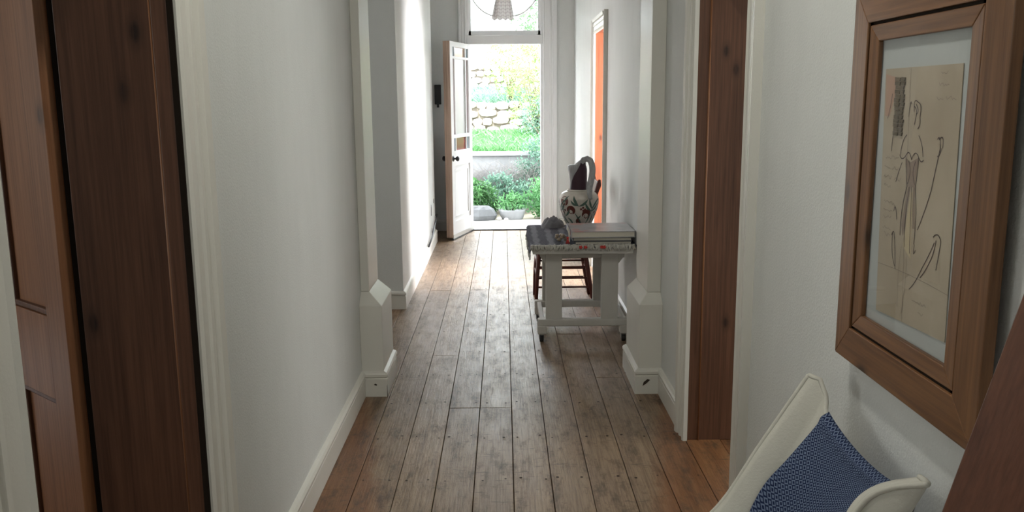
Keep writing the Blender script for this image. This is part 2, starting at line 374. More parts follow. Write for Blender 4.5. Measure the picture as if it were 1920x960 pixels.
# the pine leaf standing open into the left room
ang = R(50); dv = Vector((-math.sin(ang), math.cos(ang), 0)); nv = Vector((-math.cos(ang), -math.sin(ang), 0))
B0 = Vector((XL-.283, 2.088, 0)); A0 = B0+nv*.042
def leafpt(u, d, z): return A0+dv*u-nv*d+Vector((0, 0, z))
def leafbox(mb, u0, u1, d0, d1_, z0, z1):
    mb.loft([leafpt(u0, d0, z0), leafpt(u1, d0, z0), leafpt(u1, d1_, z0), leafpt(u0, d1_, z0)], [leafpt(u0, d0, z1), leafpt(u1, d0, z1), leafpt(u1, d1_, z1), leafpt(u0, d1_, z1)])
leaf = MB()
for u0, u1, z0, z1 in ((0, .105, .01, 2.08), (.635, .74, .01, 2.08)): leafbox(leaf, u0, u1, 0, .042, z0, z1)
leaf = part('door_leaf', leaf, M_leafdoor, d1, bevel=.002, label='natural pine panelled door leaf standing open')
for z0, z1 in ((.01, .22), (.80, 1.02), (1.97, 2.08)):
    m = MB(); leafbox(m, .105, .635, 0.001, .041, z0, z1); part('rail', m, M_leafdoor, leaf, bevel=.002)
m = MB(); leafbox(m, .32, .42, .001, .041, .22, .80); leafbox(m, .32, .42, .001, .041, 1.02, 1.97); part('muntin', m, M_leafdoor, leaf)
for u0, u1 in ((.105, .32), (.42, .635)):
    for z0, z1 in ((.22, .80), (1.02, 1.97)):
        m = MB(); leafbox(m, u0, u1, .016, .026, z0, z1); part('panel', m, M_leafdoor, leaf)
        m = MB()
        for a0, a1, c0, c1 in ((u0, u1, z0, z0+.016), (u0, u1, z1-.016, z1), (u0, u0+.016, z0, z1), (u1-.016, u1, z0, z1)): leafbox(m, a0, a1, .005, .02, c0, c1)
        part('moulding', m, M_brown, leaf, bevel=.004)
d2, bk = doorway(2, XR, -1, 2.93, 3.735, .22, M_brown, .13)
part('bead', MB().tube([(XR+.052, 3.744, 0), (XR+.052, 3.744, 2.1)], .004, 8), M_leafdoor, d2)
d3, bk = doorway(3, XR, -1, 7.09, 7.90, .22, M_orange, .12, 2.11)

# ------------------------------------------------------------------ entrance: door_4, window_1
d4 = empty('door_4', (0, YF, 0), kind='structure')
m = MB()
for sgn, x_in in ((-1, -.42), (1, .46)):
    m.prism([(x_in+sgn*q, YF-d, 0) for q, d in casing_prof(.16 if sgn > 0 else .085)], (0, 0, 3.1))
m.box((-.42, YF+.0, 0), (-.395, YF+.14, 2.95)).box((.46, YF+.0, 0), (.435, YF+.14, 2.95))
part('casing', m, M_doorpaint, d4)
part('transom_bar', MB().box((-.42, YF-.012, 2.17), (.46, YF+.14, 2.27)), M_doorpaint, d4, bevel=.006)
part('threshold', MB().box((-.42, YF-.01, -.02), (.46, YF+.5, .012)), M_stoneT, d4, bevel=.004)
part('weather_strip', MB().box((-.39, YF-.03, 0), (.43, YF-.012, .014)), M_black, d4)
hg = Vector((-.372, YF-.03, 0)); fe = Vector((-.574, 9.50, 0)); ld = (fe-hg); LW = ld.length; ld.normalize(); ln = Vector((-ld.y, ld.x, 0))
if ln.x < 0: ln = -ln
def lp(u, d, z): return fe-ld*u-ln*d+Vector((0, 0, z))     # u from free edge, d depth behind the visible face
def lb(mb, u0, u1, d0, d1_, z0, z1):
    mb.loft([lp(u0, d0, z0), lp(u1, d0, z0), lp(u1, d1_, z0), lp(u0, d1_, z0)], [lp(u0, d0, z1), lp(u1, d0, z1), lp(u1, d1_, z1), lp(u0, d1_, z1)]); return mb
TH = .055
lf = MB(); lb(lf, .012, .10, 0, TH, .03, 2.165); lb(lf, LW-.09, LW, 0, TH, .03, 2.165)
lf = part('door_leaf', lf, M_doorpaint, d4, label='white half-glazed leaf with stained glass border, open inward')
for z0, z1 in ((.03, .20), (.82, .985), (1.125, 1.165), (1.985, 2.01), (2.11, 2.165)): part('rail', lb(MB(), .10, LW-.09, .002, TH-.002, z0, z1), M_doorpaint, lf)
for u0, u1 in ((.175, .195), (LW-.19, LW-.17)): part('glazing_bar', lb(MB(), u0, u1, .006, TH-.006, .985, 2.11), M_doorpaint, lf)
part('edge_lipping', lb(MB(), 0, .012, -.001, TH+.02, .03, 2.165), M_lip, lf, label='bare wood leading edge')
part('panel', lb(MB(), .10, LW-.09, .018, .03, .20, .82), M_doorpaint, lf)
mm = MB()
for a in ((.13, .15, .24, .78), (LW-.14, LW-.12, .24, .78), (.13, LW-.12, .24, .26), (.13, LW-.12, .76, .78)): lb(mm, a[0], a[1], .008, .02, a[2], a[3])
part('moulding', mm, M_doorpaint, lf)
cols = ((.10, .175), (.195, LW-.19), (LW-.17, LW-.09))
for (z0, z1, ms) in ((.985, 1.125, (M_blueg, M_redg, M_blueg)), (1.165, 1.985, (M_pinkg, M_frost, M_pinkg)), (2.01, 2.11, (M_blueg, M_peachg, M_blueg))):
    for (u0, u1), mt in zip(cols, ms):
        o = part('pane', lb(MB(), u0, u1, .022, .028, z0, z1), mt, lf); o['label'] = {M_blueg: 'blue glass pane', M_redg: 'red glass pane', M_peachg: 'peach glass pane', M_pinkg: 'rose tinted side pane', M_frost: 'large frosted centre pane'}[mt]
kn = MB(); c0 = lp(.055, 0, .905); ax = Vector((0, 0, 1)).rotation_difference(ln).to_matrix()
kn.lathe([(0, .0), (.032, .0), (.032, .006), (.012, .01), (.01, .03), (.022, .036), (.029, .05), (.024, .064), (0, .07)], c0, 16, ax)
c1 = lp(.055, TH, .905); ax2 = Vector((0, 0, 1)).rotation_difference(-ln).to_matrix()
kn.lathe([(0, .0), (.032, .0), (.032, .006), (.012, .01), (.01, .03), (.022, .036), (.029, .05), (.024, .064), (0, .07)], c1, 16, ax2)
part('door_knob', kn, M_black, lf, label='black round knob')
part('kick_strip', lb(MB(), 0, LW, -.008, -.001, .02, .06), M_metal, lf)
part('draught_brush', lb(MB(), 0, LW, -.006, .02, .002, .02), M_black, lf)
# transom window above the door
wn = empty('window_1', (0, YF, 2.27), kind='structure')
m = MB(); m.box((-.42, YF+.04, 2.27), (-.365, YF+.08, 2.95)).box((.46, YF+.04, 2.27), (.405, YF+.08, 2.95)).box((-.42, YF+.04, 2.27), (.46, YF+.08, 2.325)).box((-.42, YF+.04, 2.89), (.46, YF+.08, 2.95))
part('window_frame', m, M_doorpaint, wn, bevel=.004)
part('pane', MB().box((-.37, YF+.058, 2.32), (.41, YF+.062, 2.90)), M_transomglass, wn)

# looped curtain in the transom
Mc = bpy.data.materials.new('check_sheer'); Mc.use_nodes = True; t = Mc.node_tree; b = t.nodes['Principled BSDF']
p = N(t, 'ShaderNodeTexCoord').outputs['UV']; s_ = N(t, 'ShaderNodeSeparateXYZ'); t.links.new(p, s_.inputs[0])
la = math_(t, 'GREATER_THAN', math_(t, 'FRACT', math_(t, 'MULTIPLY', s_.outputs[0], 9)), .7); lb_ = math_(t, 'GREATER_THAN', math_(t, 'FRACT', math_(t, 'MULTIPLY', s_.outputs[1], 12)), .7)
t.links.new(mix(t, math_(t, 'MULTIPLY', math_(t, 'ADD', la, lb_), .5), (.72, .70, .68), (.42, .36, .36)), b.inputs['Base Color']); b.inputs['Roughness'].default_value = .9
b.inputs['Transmission Weight'].default_value = 0
trl = N(t, 'ShaderNodeBsdfTranslucent'); trl.inputs[0].default_value = (.5, .45, .45, 1); mx = N(t, 'ShaderNodeMixShader'); mx.inputs[0].default_value = .12
t.links.new(b.outputs[0], mx.inputs[1]); t.links.new(trl.outputs[0], mx.inputs[2]); t.links.new(mx.outputs[0], t.nodes['Material Output'].inputs[0])
Ms = bpy.data.materials.new('sheer_voile'); Ms.use_nodes = True; t = Ms.node_tree; b = t.nodes['Principled BSDF']; b.inputs['Base Color'].default_value = (.6, .6, .63, 1); b.inputs['Roughness'].default_value = .9
trl = N(t, 'ShaderNodeBsdfTranslucent'); trl.inputs[0].default_value = (.85, .85, .87, 1); mx = N(t, 'ShaderNodeMixShader'); mx.inputs[0].default_value = .25; tp = N(t, 'ShaderNodeBsdfTransparent'); mx2 = N(t, 'ShaderNodeMixShader'); mx2.inputs[0].default_value = .12
t.links.new(b.outputs[0], mx.inputs[1]); t.links.new(trl.outputs[0], mx.inputs[2]); t.links.new(mx.outputs[0], mx2.inputs[1]); t.links.new(tp.outputs[0], mx2.inputs[2]); t.links.new(mx2.outputs[0], t.nodes['Material Output'].inputs[0])
cu = empty('transom_curtain', (0, YF, 2.9), 'sheer white swag curtain with a checked tail looped over the entrance transom', 'curtain')
part('curtain_rod', MB().tube([(-.40, YF+.015, 2.90), (.44, YF+.015, 2.90)], .008, 8), M_brass, cu)
for nm, xa, xb in (('swag', -.40, -.05), ('swag', .44, .09)):
    G = []
    for i in range(25):
        q = i/24; row = []
        for j in range(25):
            r = j/24
            x = xa+(xb-xa)*r; low = 2.90-(.42)*math.sqrt(max(0, 1-(1-r)**2))*1.0
            z = 2.90+(low-2.90)*q
            row.append((x, YF+.02+.012*math.sin(q*34+r*2), z))
        G.append(row)
    o = part(nm, MB().grid(G), Ms, cu); part('swag_hem', MB().tube([(p[0], p[1]-.004, p[2]) for p in G[-1]], .007, 6), Mc, o)
G = []; UV = []
for i in range(14):
    q = i/13; row = []
    for j in range(41):
        r = j/40; wdt = .045+.085*q
        row.append((.02-.02*q+wdt*(r*2-1), YF-.005+.014*math.sin(r*26)+.0*q, 2.9-.46*q+.01*math.sin(r*26+1)*q)); UV.append((r, q))
    G.append(row)
tl_ = MB().grid(G).build('tail', Mc, cu, uv=UV)
tl_['label'] = 'gathered checked tail'

# bits on the walls at the far end
bx_ = empty('wall_box', (-.765, YF, 1.46), 'small black metal box on the wall behind the open front door', 'box')
part('body', MB().box((-.80, YF-.045, 1.49), (-.725, YF-.001, 1.715)), M_black, bx_, bevel=.005)
part('hasp', MB().box((-.775, YF-.055, 1.455), (-.75, YF-.02, 1.50)), M_black, bx_, bevel=.003)
cb = MB().tube([(XL+.024, 8.3, .139), (XL+.026, 8.7, .17), (XL+.022, 9.1, .24), (XL+.02, 9.46, .30), (XL-.02, 9.5, .28), (XL-.06, 9.56, .12), (XL-.08, 9.6, .01)], .009, 6).build('cable', M_black)
tag(cb, 'black cable rising off the left skirting beside the front door', 'cable')
m = MB()
for yy, zz, h_, w2 in ((8.95, .36, .11, .04), (9.0, .17, .05, .02), (9.25, .46, .04, .02)):
    m.prism([(XL, yy-w2, zz), (XL, yy+w2*.4, zz-.01), (XL, yy+w2, zz+h_*.6), (XL, yy, zz+h_)], (.002, 0, 0))
part('chip', m, M_chip, wlo, label='dark chipped patches low on the plaster')

# ------------------------------------------------------------------ table
tb = empty('trestle_table', (.49, 5.75, 0), 'low chipped white trestle table on castors against the right wall', 'table')
TZ = .632
part('tabletop', MB().box((.172, 5.29, TZ-.038), (.80, 6.26, TZ-.002)), M_whitepaint, tb, bevel=.004)
for yy in (5.40, 5.92):
    part('apron', MB().box((.23, yy-.02+.03, TZ-.085), (.76, yy+.03, TZ-.038)), M_whitepaint, tb, bevel=.003)
    for x0, x1 in ((.258, .362), (.612, .72)): part('leg', MB().box((x0, yy-.016, .15), (x1, yy+.016, TZ-.038)), M_whitepaint, tb, bevel=.003)
    part('foot_rail', MB().box((.205, yy-.03, .108), (.79, yy+.03, .155)), M_whitepaint, tb, bevel=.008)
    for x0, x1 in ((.205, .262), (.735, .79)): part('foot', MB().box((x0, yy-.032, .058), (x1, yy+.032, .112)), M_whitepaint, tb, bevel=.006)
    for x0 in (.232, .762):
        cs = MB(); cs.tube([(x0, yy, .058), (x0, yy, .045)], .009, 8); cs.box((x0-.018, yy-.006, .02), (x0-.014, yy+.02, .047)); cs.box((x0+.014, yy-.006, .02), (x0+.018, yy+.02, .047)); cs.box((x0-.018, yy-.012, .048), (x0+.018, yy+.02, .053))
        cs = part('castor', cs, M_metal, tb)
        part('wheel', MB().tube([(x0-.012, yy+.008, .0235), (x0+.012, yy+.008, .0235)], .0235, 16), M_rubber, cs)
for x0 in (.222, .752): part('stretcher', MB().box((x0, 5.43, .112), (x0+.028, 5.89, .15)), M_whitepaint, tb, bevel=.003)
for x0, s in ((.258, -1), (.72, 1)):
    part('bracket', MB().prism([(x0, 5.385, TZ-.038), (x0+s*.045, 5.385, TZ-.038), (x0+s*.035, 5.385, TZ-.07), (x0, 5.385, TZ-.12)], (0, .025, 0)), M_whitepaint, tb, bevel=.003)
# cloth with stripes
M_cloth, t, b = mat_base('striped_runner', (.1, .1, .13), .95, .1)
sx = N(t, 'ShaderNodeSeparateXYZ'); t.links.new(mapping(t, (1, 1, 1)), sx.inputs[0])
st = math_(t, 'SINE', math_(t, 'ADD', math_(t, 'MULTIPLY', sx.outputs[0], 66), math_(t, 'MULTIPLY', noise(t, mapping(t, (3, 3, 3)), 2), 1.5)))
cr = math_(t, 'SINE', math_(t, 'MULTIPLY', sx.outputs[1], 33))
c = ramp(t, math_(t, 'ADD', math_(t, 'MULTIPLY', st, .5), math_(t, 'ADD', .45, math_(t, 'MULTIPLY', cr, .12))), [(.4, (.06, .063, .085)), (.8, (.30, .30, .34))])
c = mix(t, .5, c, ramp(t, noise(t, mapping(t, (120, 120, 120)), 1, 3), [(.3, (.03, .03, .045)), (.7, (.26, .26, .29))]))
t.links.new(c, b.inputs['Base Color']); bump(t, b, noise(t, mapping(t, (260, 260, 260)), 1), .5, .003)
M_lace = plaster('cream_lace', (.6, .58, .53), .3, 1)
M_red = mat_base('red_thread', (.62, .07, .06), .8, .2)[0]
def hN(x, y): return .0012*math.sin(x*37+y*11)+.0012*math.sin(y*29-x*17)
rn = empty('table_runner', (.49, 5.75, TZ), 'blue grey striped woven cloth with a cream fringed edge laid over the table', 'tablecloth')
G = []
for i in range(60):
    row = []; y = 5.285+.955*i/59
    for j in range(48):
        s = -.055+.72*j/47 + .004*math.sin(i*.7)*(j < 6)
        if s < 0: row.append((.163+hN(s*3, y)*1.2-.006*abs(s)/.055, y, TZ+.004+s*1.0))
        else: row.append((.163+s, y, TZ+.007+hN(.16+s, y)*(1 if s > .02 else .4)))
    G.append(row)
part('cloth', MB().grid(G), M_cloth, rn, solid=.004)
fr = MB()
for i in range(90):      # cream lace lumps along the front edge
    x = .165+.64*i/89; r = random.uniform(.006, .011)
    fr.tube([(x, 5.30, TZ+.014), (x+random.uniform(-.008, .008), 5.281, TZ+.01+random.uniform(0, .006)), (x+random.uniform(-.01, .01), 5.276, TZ-.006-random.uniform(0, .012))], [r, r*.9, r*.4], 5)
for i in range(80):      # tassels on the overhanging left edge
    y = 5.29+.95*i/79; l = random.uniform(.012, .03)
    fr.tube([(.158, y, TZ-.05), (.155+random.uniform(-.006, .004), y+random.uniform(-.006, .006), TZ-.05-l)], [.003, .0045], 4)
tag(part('fringe', fr, M_lace, rn), kind='stuff')
for x in (.50, .60, .615, .47):
    fl_ = MB()
    for k in range(5):
        a = k*1.256; fl_.tube([(x, 5.272, TZ+.008), (x+.011*math.cos(a), 5.27, TZ+.008+.010*math.sin(a))], [.003, .005], 5)
    part('red_flower', fl_, M_red, rn)
# bunched cloth behind
G = []
for i in range(30):
    row = []
    for j in range(30):
        u, v = i/29*2-1, j/29*2-1; r = math.sqrt(u*u+v*v)
        h_ = .075*max(0, 1-r*r)**.6*(1+.18*math.sin(u*9+v*4)+.14*math.sin(v*13-u*6))
        row.append((.345+.085*u, 6.15+.09*v, TZ+.0115+h_*.8))
    G.append(row)
M_greycloth = plaster('grey_cotton', (.22, .22, .24), .3, .8)
o = MB().grid(G).build('folded_cloth', M_greycloth); tag(o, 'grey cloth bunched up on the table left of the painted jug', 'cloth')

# ------------------------------------------------------------------ books
M_page = plaster('book_pages', (.72, .67, .57), .08, .3)
t = M_page.node_tree
def cover(name, col, spot=None):
    m, t, b = mat_base(name, col, .3, .5)
    c = ramp(t, noise(t, mapping(t, (9, 9, 9)), 1, 4, .6), [(.3, tuple(q*.6 for q in col)), (.65, col)])
    if spot: c = mix(t, ramp(t, noise(t, mapping(t, (6, 6, 6)), 1, 2), [(.56, (0, 0, 0)), (.64, (.8, .8, .8))]), c, spot)
    t.links.new(c, b.inputs['Base Color']); return m
def book(x0, x1, y0, y1, z0, z1, cm, label, rz=0):
    cx, cy = (x0+x1)/2, (y0+y1)/2; o = empty('book', (cx, cy, z0), label, 'book', 'large books stacked on the table')
    hx, hy, h_ = (x1-x0)/2, (y1-y0)/2, z1-z0
    cv = MB().box((-hx, -hy, 0), (hx, hy, .0035)).box((-hx, -hy, h_-.0035), (hx, hy, h_)).box((-hx-.001, -hy, 0), (-hx+.004, hy, h_))
    pg = MB().box((-hx+.004, -hy+.005, .0035), (hx-.005, hy-.005, h_-.0035))
    for nm, mb_, mt in (('cover', cv, cm), ('pages', pg, M_page)):
        q = mb_.build(nm, mt); q.parent = o
    o.rotation_euler.z = R(rz)
zb = TZ+.0115
book(.438, .795, 5.345, 5.66, zb, zb+.021, cover('cover_slate', (.16, .16, .17)), 'bottom book of the stack, thin with a slate grey cover', 1)
book(.432, .80, 5.35, 5.68, zb+.0215, zb+.0455, cover('cover_dark', (.10, .095, .10)), 'middle book of the stack, dark grey cover', -1)
book(.415, .815, 5.335, 5.71, zb+.046, zb+.085, cover('cover_pale', (.55, .54, .56), (.55, .25, .22)), 'top book of the stack, thick with a pale cover touched with red', .6)
# torn paper bookmark, small shell ornament, red tassel
o = MB().prism([(.409, 5.40, TZ+.02), (.413, 5.40, TZ+.02), (.412, 5.40, TZ+.085), (.398, 5.40, TZ+.12), (.395, 5.40, TZ+.10), (.404, 5.40, TZ+.07)], (0, .03, 0)).build('paper_slip', M_page)
tag(o, 'curled cream paper slip standing against the left end of the book stack', 'paper')
M_shell = cover('shell_brown', (.34, .27, .2), (.7, .66, .6)); M_shell.node_tree.nodes['Principled BSDF'].inputs['Metallic'].default_value = .2
o = empty('shell_ornament', (.355, 5.50, TZ+.008), 'small brown and silver curled ornament on the cloth left of the books', 'ornament')
for k in range(9):
    a = k*.7; m = MB(); r = .032*(1-k*.06)
    m.lathe([(0, -.010), (.010, -.008), (.013, 0), (.010, .008), (0, .010)], (.36+r*math.cos(a)*1.1, 5.50+r*math.sin(a)*.6, TZ+.021+.014*(k % 3)), 10)
    part('whorl', m, M_shell, o)
o = empty('red_tassel', (.395, 5.40, TZ+.006), 'small red tassel beside the lower books of the stack', 'tassel')
m = MB()
for k in range(12): m.tube([(.396, 5.37, TZ+.05), (.396+.012*math.cos(k*.52), 5.37+.012*math.sin(k*.52), TZ+.016)], [.003, .0025], 4)
part('threads', m, M_red, o); part('knot', MB().lathe([(0, -.008), (.008, -.004), (.008, .004), (0, .008)], (.396, 5.37, TZ+.052), 10), M_red, o)

# ------------------------------------------------------------------ painted jug
VX, VY, VZ = .520, 6.02, TZ+.0115
ju = empty('painted_jug', (VX, VY, VZ), 'cream pottery jug with painted leaves, cut-away dark neck and tall strap handle', 'jug')
M_cer, t, b = mat_base('cream_glaze', (.60, .54, .47), .3, .5)
t.links.new(ramp(t, noise(t, mapping(t, (14, 14, 14)), 1, 4), [(.3, (.5, .45, .39)), (.65, (.66, .61, .54))]), b.inputs['Base Color'])
M_cergrey, t, b = mat_base('grey_glaze', (.36, .36, .36), .4, .5)
t.links.new(ramp(t, noise(t, mapping(t, (60, 60, 6)), 1, 4), [(.3, (.27, .27, .27)), (.65, (.42, .42, .42))]), b.inputs['Base Color'])
M_plum = mat_base('plum_glaze', (.045, .018, .028), .45, .4)[0]
M_green = mat_base('leaf_green_paint', (.07, .12, .095), .4, .4)[0]
M_rust = mat_base('rust_paint', (.13, .03, .022), .4, .4)[0]
prof = [(.074, 0), (.080, .004), (.090, .04), (.112, .09), (.132, .15), (.139, .19), (.137, .225), (.122, .252), (.098, .266), (.080, .272)]
def vr(z):
    for (r0, z0), (r1, z1) in zip(prof, prof[1:]):
        if z0 <= z <= z1: return r0+(r1-r0)*(z-z0)/(z1-z0)
    return prof[-1][0]
def smooth_prof(): return [(0, .002)]+[(vr(z*.272/40) if True else 0, z*.272/40) for z in range(41)]
part('body', MB().lathe(smooth_prof(), (VX, VY, VZ), 48), M_cer, ju)
part('collar', MB().lathe([(.078, .268), (.083, .272), (.083, .279), (.078, .282), (.072, .279)], (VX, VY, VZ), 48), M_cer, ju)
NS = [(.270, 0, .066), (.30, -.001, .064), (.34, -.004, .062), (.38, -.006, .063), (.42, -.010, .067), (.442, -.013, .065), (.450, -.010, .056), (.453, .010, .040), (.470, .020, .030), (.484, .024, .016), (.487, .024, .002)]
def nsec(z):
    for (z0, c0, r0), (z1, c1, r1) in zip(NS, NS[1:]):
        if z0 <= z <= z1: q = (z-z0)/(z1-z0); return c0+(c1-c0)*q, r0+(r1-r0)*q
    return NS[-1][1:]
G = [[(VX+c_+r_*math.cos(i*math.pi/18), VY+min(r_, .058)*.9*math.sin(i*math.pi/18), VZ+z) for i in range(37)] for z, c_, r_ in NS]
part('neck', MB().grid(G), M_cergrey, ju)
LB = [(.272, -.060), (.34, -.052), (.38, -.038), (.41, -.020), (.44, -.004), (.46, .008), (.478, .018)]; RB = [(.272, .046), (.34, .050), (.40, .0515), (.44, .048), (.465, .040), (.478, .032)]
def ip(T_, z):
    for (z0, a0), (z1, a1) in zip(T_, T_[1:]):
        if z0 <= z <= z1: return a0+(a1-a0)*(z-z0)/(z1-z0)
    return T_[-1][1]
G = []
for k in range(22):
    z = .2725+.2052*k/21; c_, r_ = nsec(z); row = []
    for i in range(15):
        x = ip(LB, z)+(ip(RB, z)-ip(LB, z))*i/14; q = max(-1, min(1, (x-c_)/r_)); row.append((VX+x, VY-min(r_, .058)*.9*math.sqrt(1-q*q)-.003, VZ+z))
    G.append(row)
part('dark_mouth', MB().grid(G), M_plum, ju, solid=.003, label='dark plum glazed opening of the neck')
hp = [(.012, .466, -.040), (.026, .486, -.046), (.052, .494, -.052), (.074, .482, -.056), (.086, .45, -.060), (.089, .41, -.064), (.083, .37, -.070), (.073, .33, -.080), (.066, .295, -.100), (.064, .26, -.125), (.068, .232, -.134), (.075, .222, -.126)]
st_ = MB(); W = .0215
P = [Vector((VX+x, VY+y, VZ+z)) for x, z, y in hp]
A = []
for i, p in enumerate(P):
    tg = (P[min(i+1, len(P)-1)]-P[max(i-1, 0)]).normalized(); side = Vector((0, 1, 0)).cross(tg).normalized(); bk_ = tg.cross(side)
    ww = W*(.75, .9, 1, 1, 1, 1, 1, 1, .9, .8, .7, .5)[i]; sd = -1 if bk_.y > 0 else 1
    A.append([p+side*ww*a_+bk_*sd*.007*b_ for a_, b_ in ((-1, .4), (-.6, 1), (-.2, .6), (.2, 1), (.6, .6), (1, .4), (1, -1), (-1, -1))])
for a_, b_ in zip(A, A[1:]): st_.loft(a_, b_)
hd = part('handle', st_, M_cergrey, ju, label='broad grey ribbed strap handle')
def decal(mb, pts, off=.0012):      # polygon strip painted on the body, (angle deg from front, height)
    vs = []
    for a, z in pts:
        th = R(a-90); r = vr(z)+off; vs.append((VX+r*math.cos(th), VY+r*math.sin(th), VZ+z))
    mb.add(vs, [tuple(range(len(vs)))])
def stroke(mb, path, wid):          # tapering brush stroke
    n = len(path)
    L = []; Rr = []
    for i, (a, z) in enumerate(path):
        a0, z0 = path[max(i-1, 0)]; a1, z1 = path[min(i+1, n-1)]; dx, dz = (a1-a0)*.0023, z1-z0; l = math.hypot(dx, dz) or 1
        w_ = wid*math.sin(math.pi*(i+.25)/(n-.5)); L.append((a-dz/l*w_/.0023, z+dx/l*w_)); Rr.append((a+dz/l*w_/.0023, z-dx/l*w_))
    for i in range(n-1): decal(mb, [L[i], L[i+1], Rr[i+1], Rr[i]])
def curve(a0, z0, a1, z1, bow, n=9):
    return [(a0+(a1-a0)*q+bow*math.sin(math.pi*q)/.0023*(-(z1-z0))/max(.001, math.hypot((a1-a0)*.0023, z1-z0)), z0+(z1-z0)*q+bow*math.sin(math.pi*q)*(a1-a0)*.0023/max(.001, math.hypot((a1-a0)*.0023, z1-z0))) for q in [k/(n-1) for k in range(n)]]
gm = MB()
for off in (0, 130, 250):
    for a0, z0, a1, z1, bw, wd in ((-5, .175, -20, .245, .006, .010), (-5, .175, 22, .222, -.008, .009), (-5, .18, -28, .215, .01, .008), (35, .135, 62, .20, -.01, .009), (35, .135, 70, .225, .012, .008), (36, .14, 14, .20, .01, .009), (40, .15, 28, .225, .008, .008), (55, .10, 78, .165, -.01, .008),
                                   (-58, .09, -66, .19, -.01, .006), (-40, .03, -62, .10, .01, .008), (-30, .03, -46, .09, -.012, .009), (-12, .03, 2, .11, .012, .010), (10, .03, -18, .13, .0, .006), (40, .03, 44, .12, -.006, .006), (20, .04, 34, .14, -.01, .006), (-50, .20, -36, .245, .004, .006)):
        stroke(gm, curve(a0+off, z0, a1+off, z1, bw), wd*.95)
tag(part('painted_leaf', gm, M_green, ju), kind='stuff')
rm = MB()
for off in (0, 130, 250):
    for ca, cz, rr in ((-52, .20, .026), (-30, .14, .024), (20, .11, .028), (-8, .06, .012)):
        stroke(rm, [(ca+off+rr/.0023*math.cos(q), cz+rr*math.sin(q)) for q in [R(200-k*26) for k in range(11)]], .0155)
        stroke(rm, [(ca+off+rr*.5/.0023*math.cos(q), cz-.006+rr*.5*math.sin(q)) for q in [R(20-k*30) for k in range(10)]], .003)
    for ca, cz in ((2, .155), (8, .165), (14, .153), (9, .145), (52, .13), (60, .145)): decal(rm, [(ca+off+3.4*math.cos(k), cz+.0085*math.sin(k)) for k in [j*.785 for j in range(8)]], .0016)
tag(part('painted_flower', rm, M_rust, ju), kind='stuff')

# ------------------------------------------------------------------ wooden chair behind the table
ch = empty('wooden_chair', (.45, 6.58, 0), 'dark red wooden chair with many rungs behind the white table', 'chair')
for yy in (6.38, 6.76):
    part('front_leg', MB().tube([(.232, yy, 0), (.24, yy, .2), (.258, yy, .44)], [.012, .016, .017], 10), M_chair, ch)
    part('back_post', MB().tube([(.672, yy, 0), (.64, yy, .17), (.60, yy, .42), (.625, yy, .62), (.68, yy, .86), (.70, yy, .92), (.705, yy, .955)], [.014, .017, .019, .018, .017, .02, .008], 10), M_chair, ch)
    for z in (.145, .215, .30, .35): part('rung', MB().tube([(.24, yy, z), (.625, yy, z)], .0075, 8), M_chair, ch)
for x, z in ((.24, .22), (.24, .33), (.63, .25), (.635, .70), (.66, .80)): part('rung', MB().tube([(x, 6.38, z), (x, 6.76, z)], .008, 8), M_chair, ch)
part('seat', MB().box((.22, 6.355, .43), (.625, 6.785, .455)), M_chair, ch, bevel=.01)
part('top_slat', MB().prism([(.672, 6.36, .84), (.684, 6.36, .84), (.712, 6.36, .93), (.70, 6.36, .93)], (0, .42, 0)), M_chair, ch, bevel=.003)

# ------------------------------------------------------------------ framed sketch
pf = empty('framed_picture', (.80, 1.67, .95), 'broad pine frame holding a pencil costume sketch on pale mount, right wall', 'picture')
def ring(Y0, Y1, Z0, Z1, wd, xo, xi, thick, names, parent, wz=None):
    wz = wz or wd
    o4 = [(Y1, Z0), (Y1, Z1), (Y0, Z1), (Y0, Z0)]; i4 = [(Y1-wd, Z0+wz), (Y1-wd, Z1-wz), (Y0+wd, Z1-wz), (Y0+wd, Z0+wz)]
    for k in range(4):
        a, b2 = k, (k+1) % 4
        q = [(xo, *o4[a]), (xo, *o4[b2]), (xi, *i4[b2]), (xi, *i4[a])]; bk_ = [(max(xo, xi)+thick, p[1], p[2]) for p in q]
        part(names, MB().loft(q, bk_), M_frame_z if k % 2 == 0 else M_frame_y, parent, bevel=.0022)
ring(1.365, 1.982, .95, 1.782, .079, .785, .783, .022, 'frame_board', pf)
ring(1.450, 1.897, 1.035, 1.697, .040, .786, .7885, .0115, 'inner_frame_board', pf, .034)
part('groove', MB().box((.789, 1.43, 1.02), (.806, 1.46, 1.71)).box((.789, 1.89, 1.02), (.806, 1.915, 1.71)).box((.789, 1.43, 1.015), (.806, 1.91, 1.04)).box((.789, 1.43, 1.69), (.806, 1.91, 1.715)), M_dark, pf)
M_mount = plaster('mount_board', (.50, .53, .52), .05, .1)
part('mount_board', MB().box((.8012, 1.462, 1.042), (.813, 1.885, 1.688)), M_mount, pf)
part('backing', MB().box((.813, 1.40, .99), (.822, 1.95, 1.74)), M_dark, pf)
M_paper, t, b = mat_base('aged_paper', (.50, .42, .32), .8, .1)
t.links.new(ramp(t, noise(t, mapping(t, (6, 6, 6)), 1, 5), [(.3, (.40, .335, .25)), (.7, (.50, .435, .335))]), b.inputs['Base Color'])
PYL, PYR, PZT, PZB = 1.836, 1.527, 1.604, 1.102
part('paper', MB().prism([(.799, PYL, PZT), (.799, PYR, PZT), (.799, PYR-.014, PZB+.004), (.799, PYL-.03, PZB-.006)], (.0015, 0, 0)), M_paper, pf, label='yellowed sheet with a pencil figure sketch')
M_pencil = mat_base('pencil_line', (.10, .075, .075), .7, .1)[0]
M_faint = mat_base('faint_pencil', (.24, .19, .16), .7, .1)[0]
M_wash = mat_base('pinkish_wash', (.46, .30, .22), .8, .1)[0]
M_pale = mat_base('pale_wash', (.52, .44, .29), .8, .1)[0]
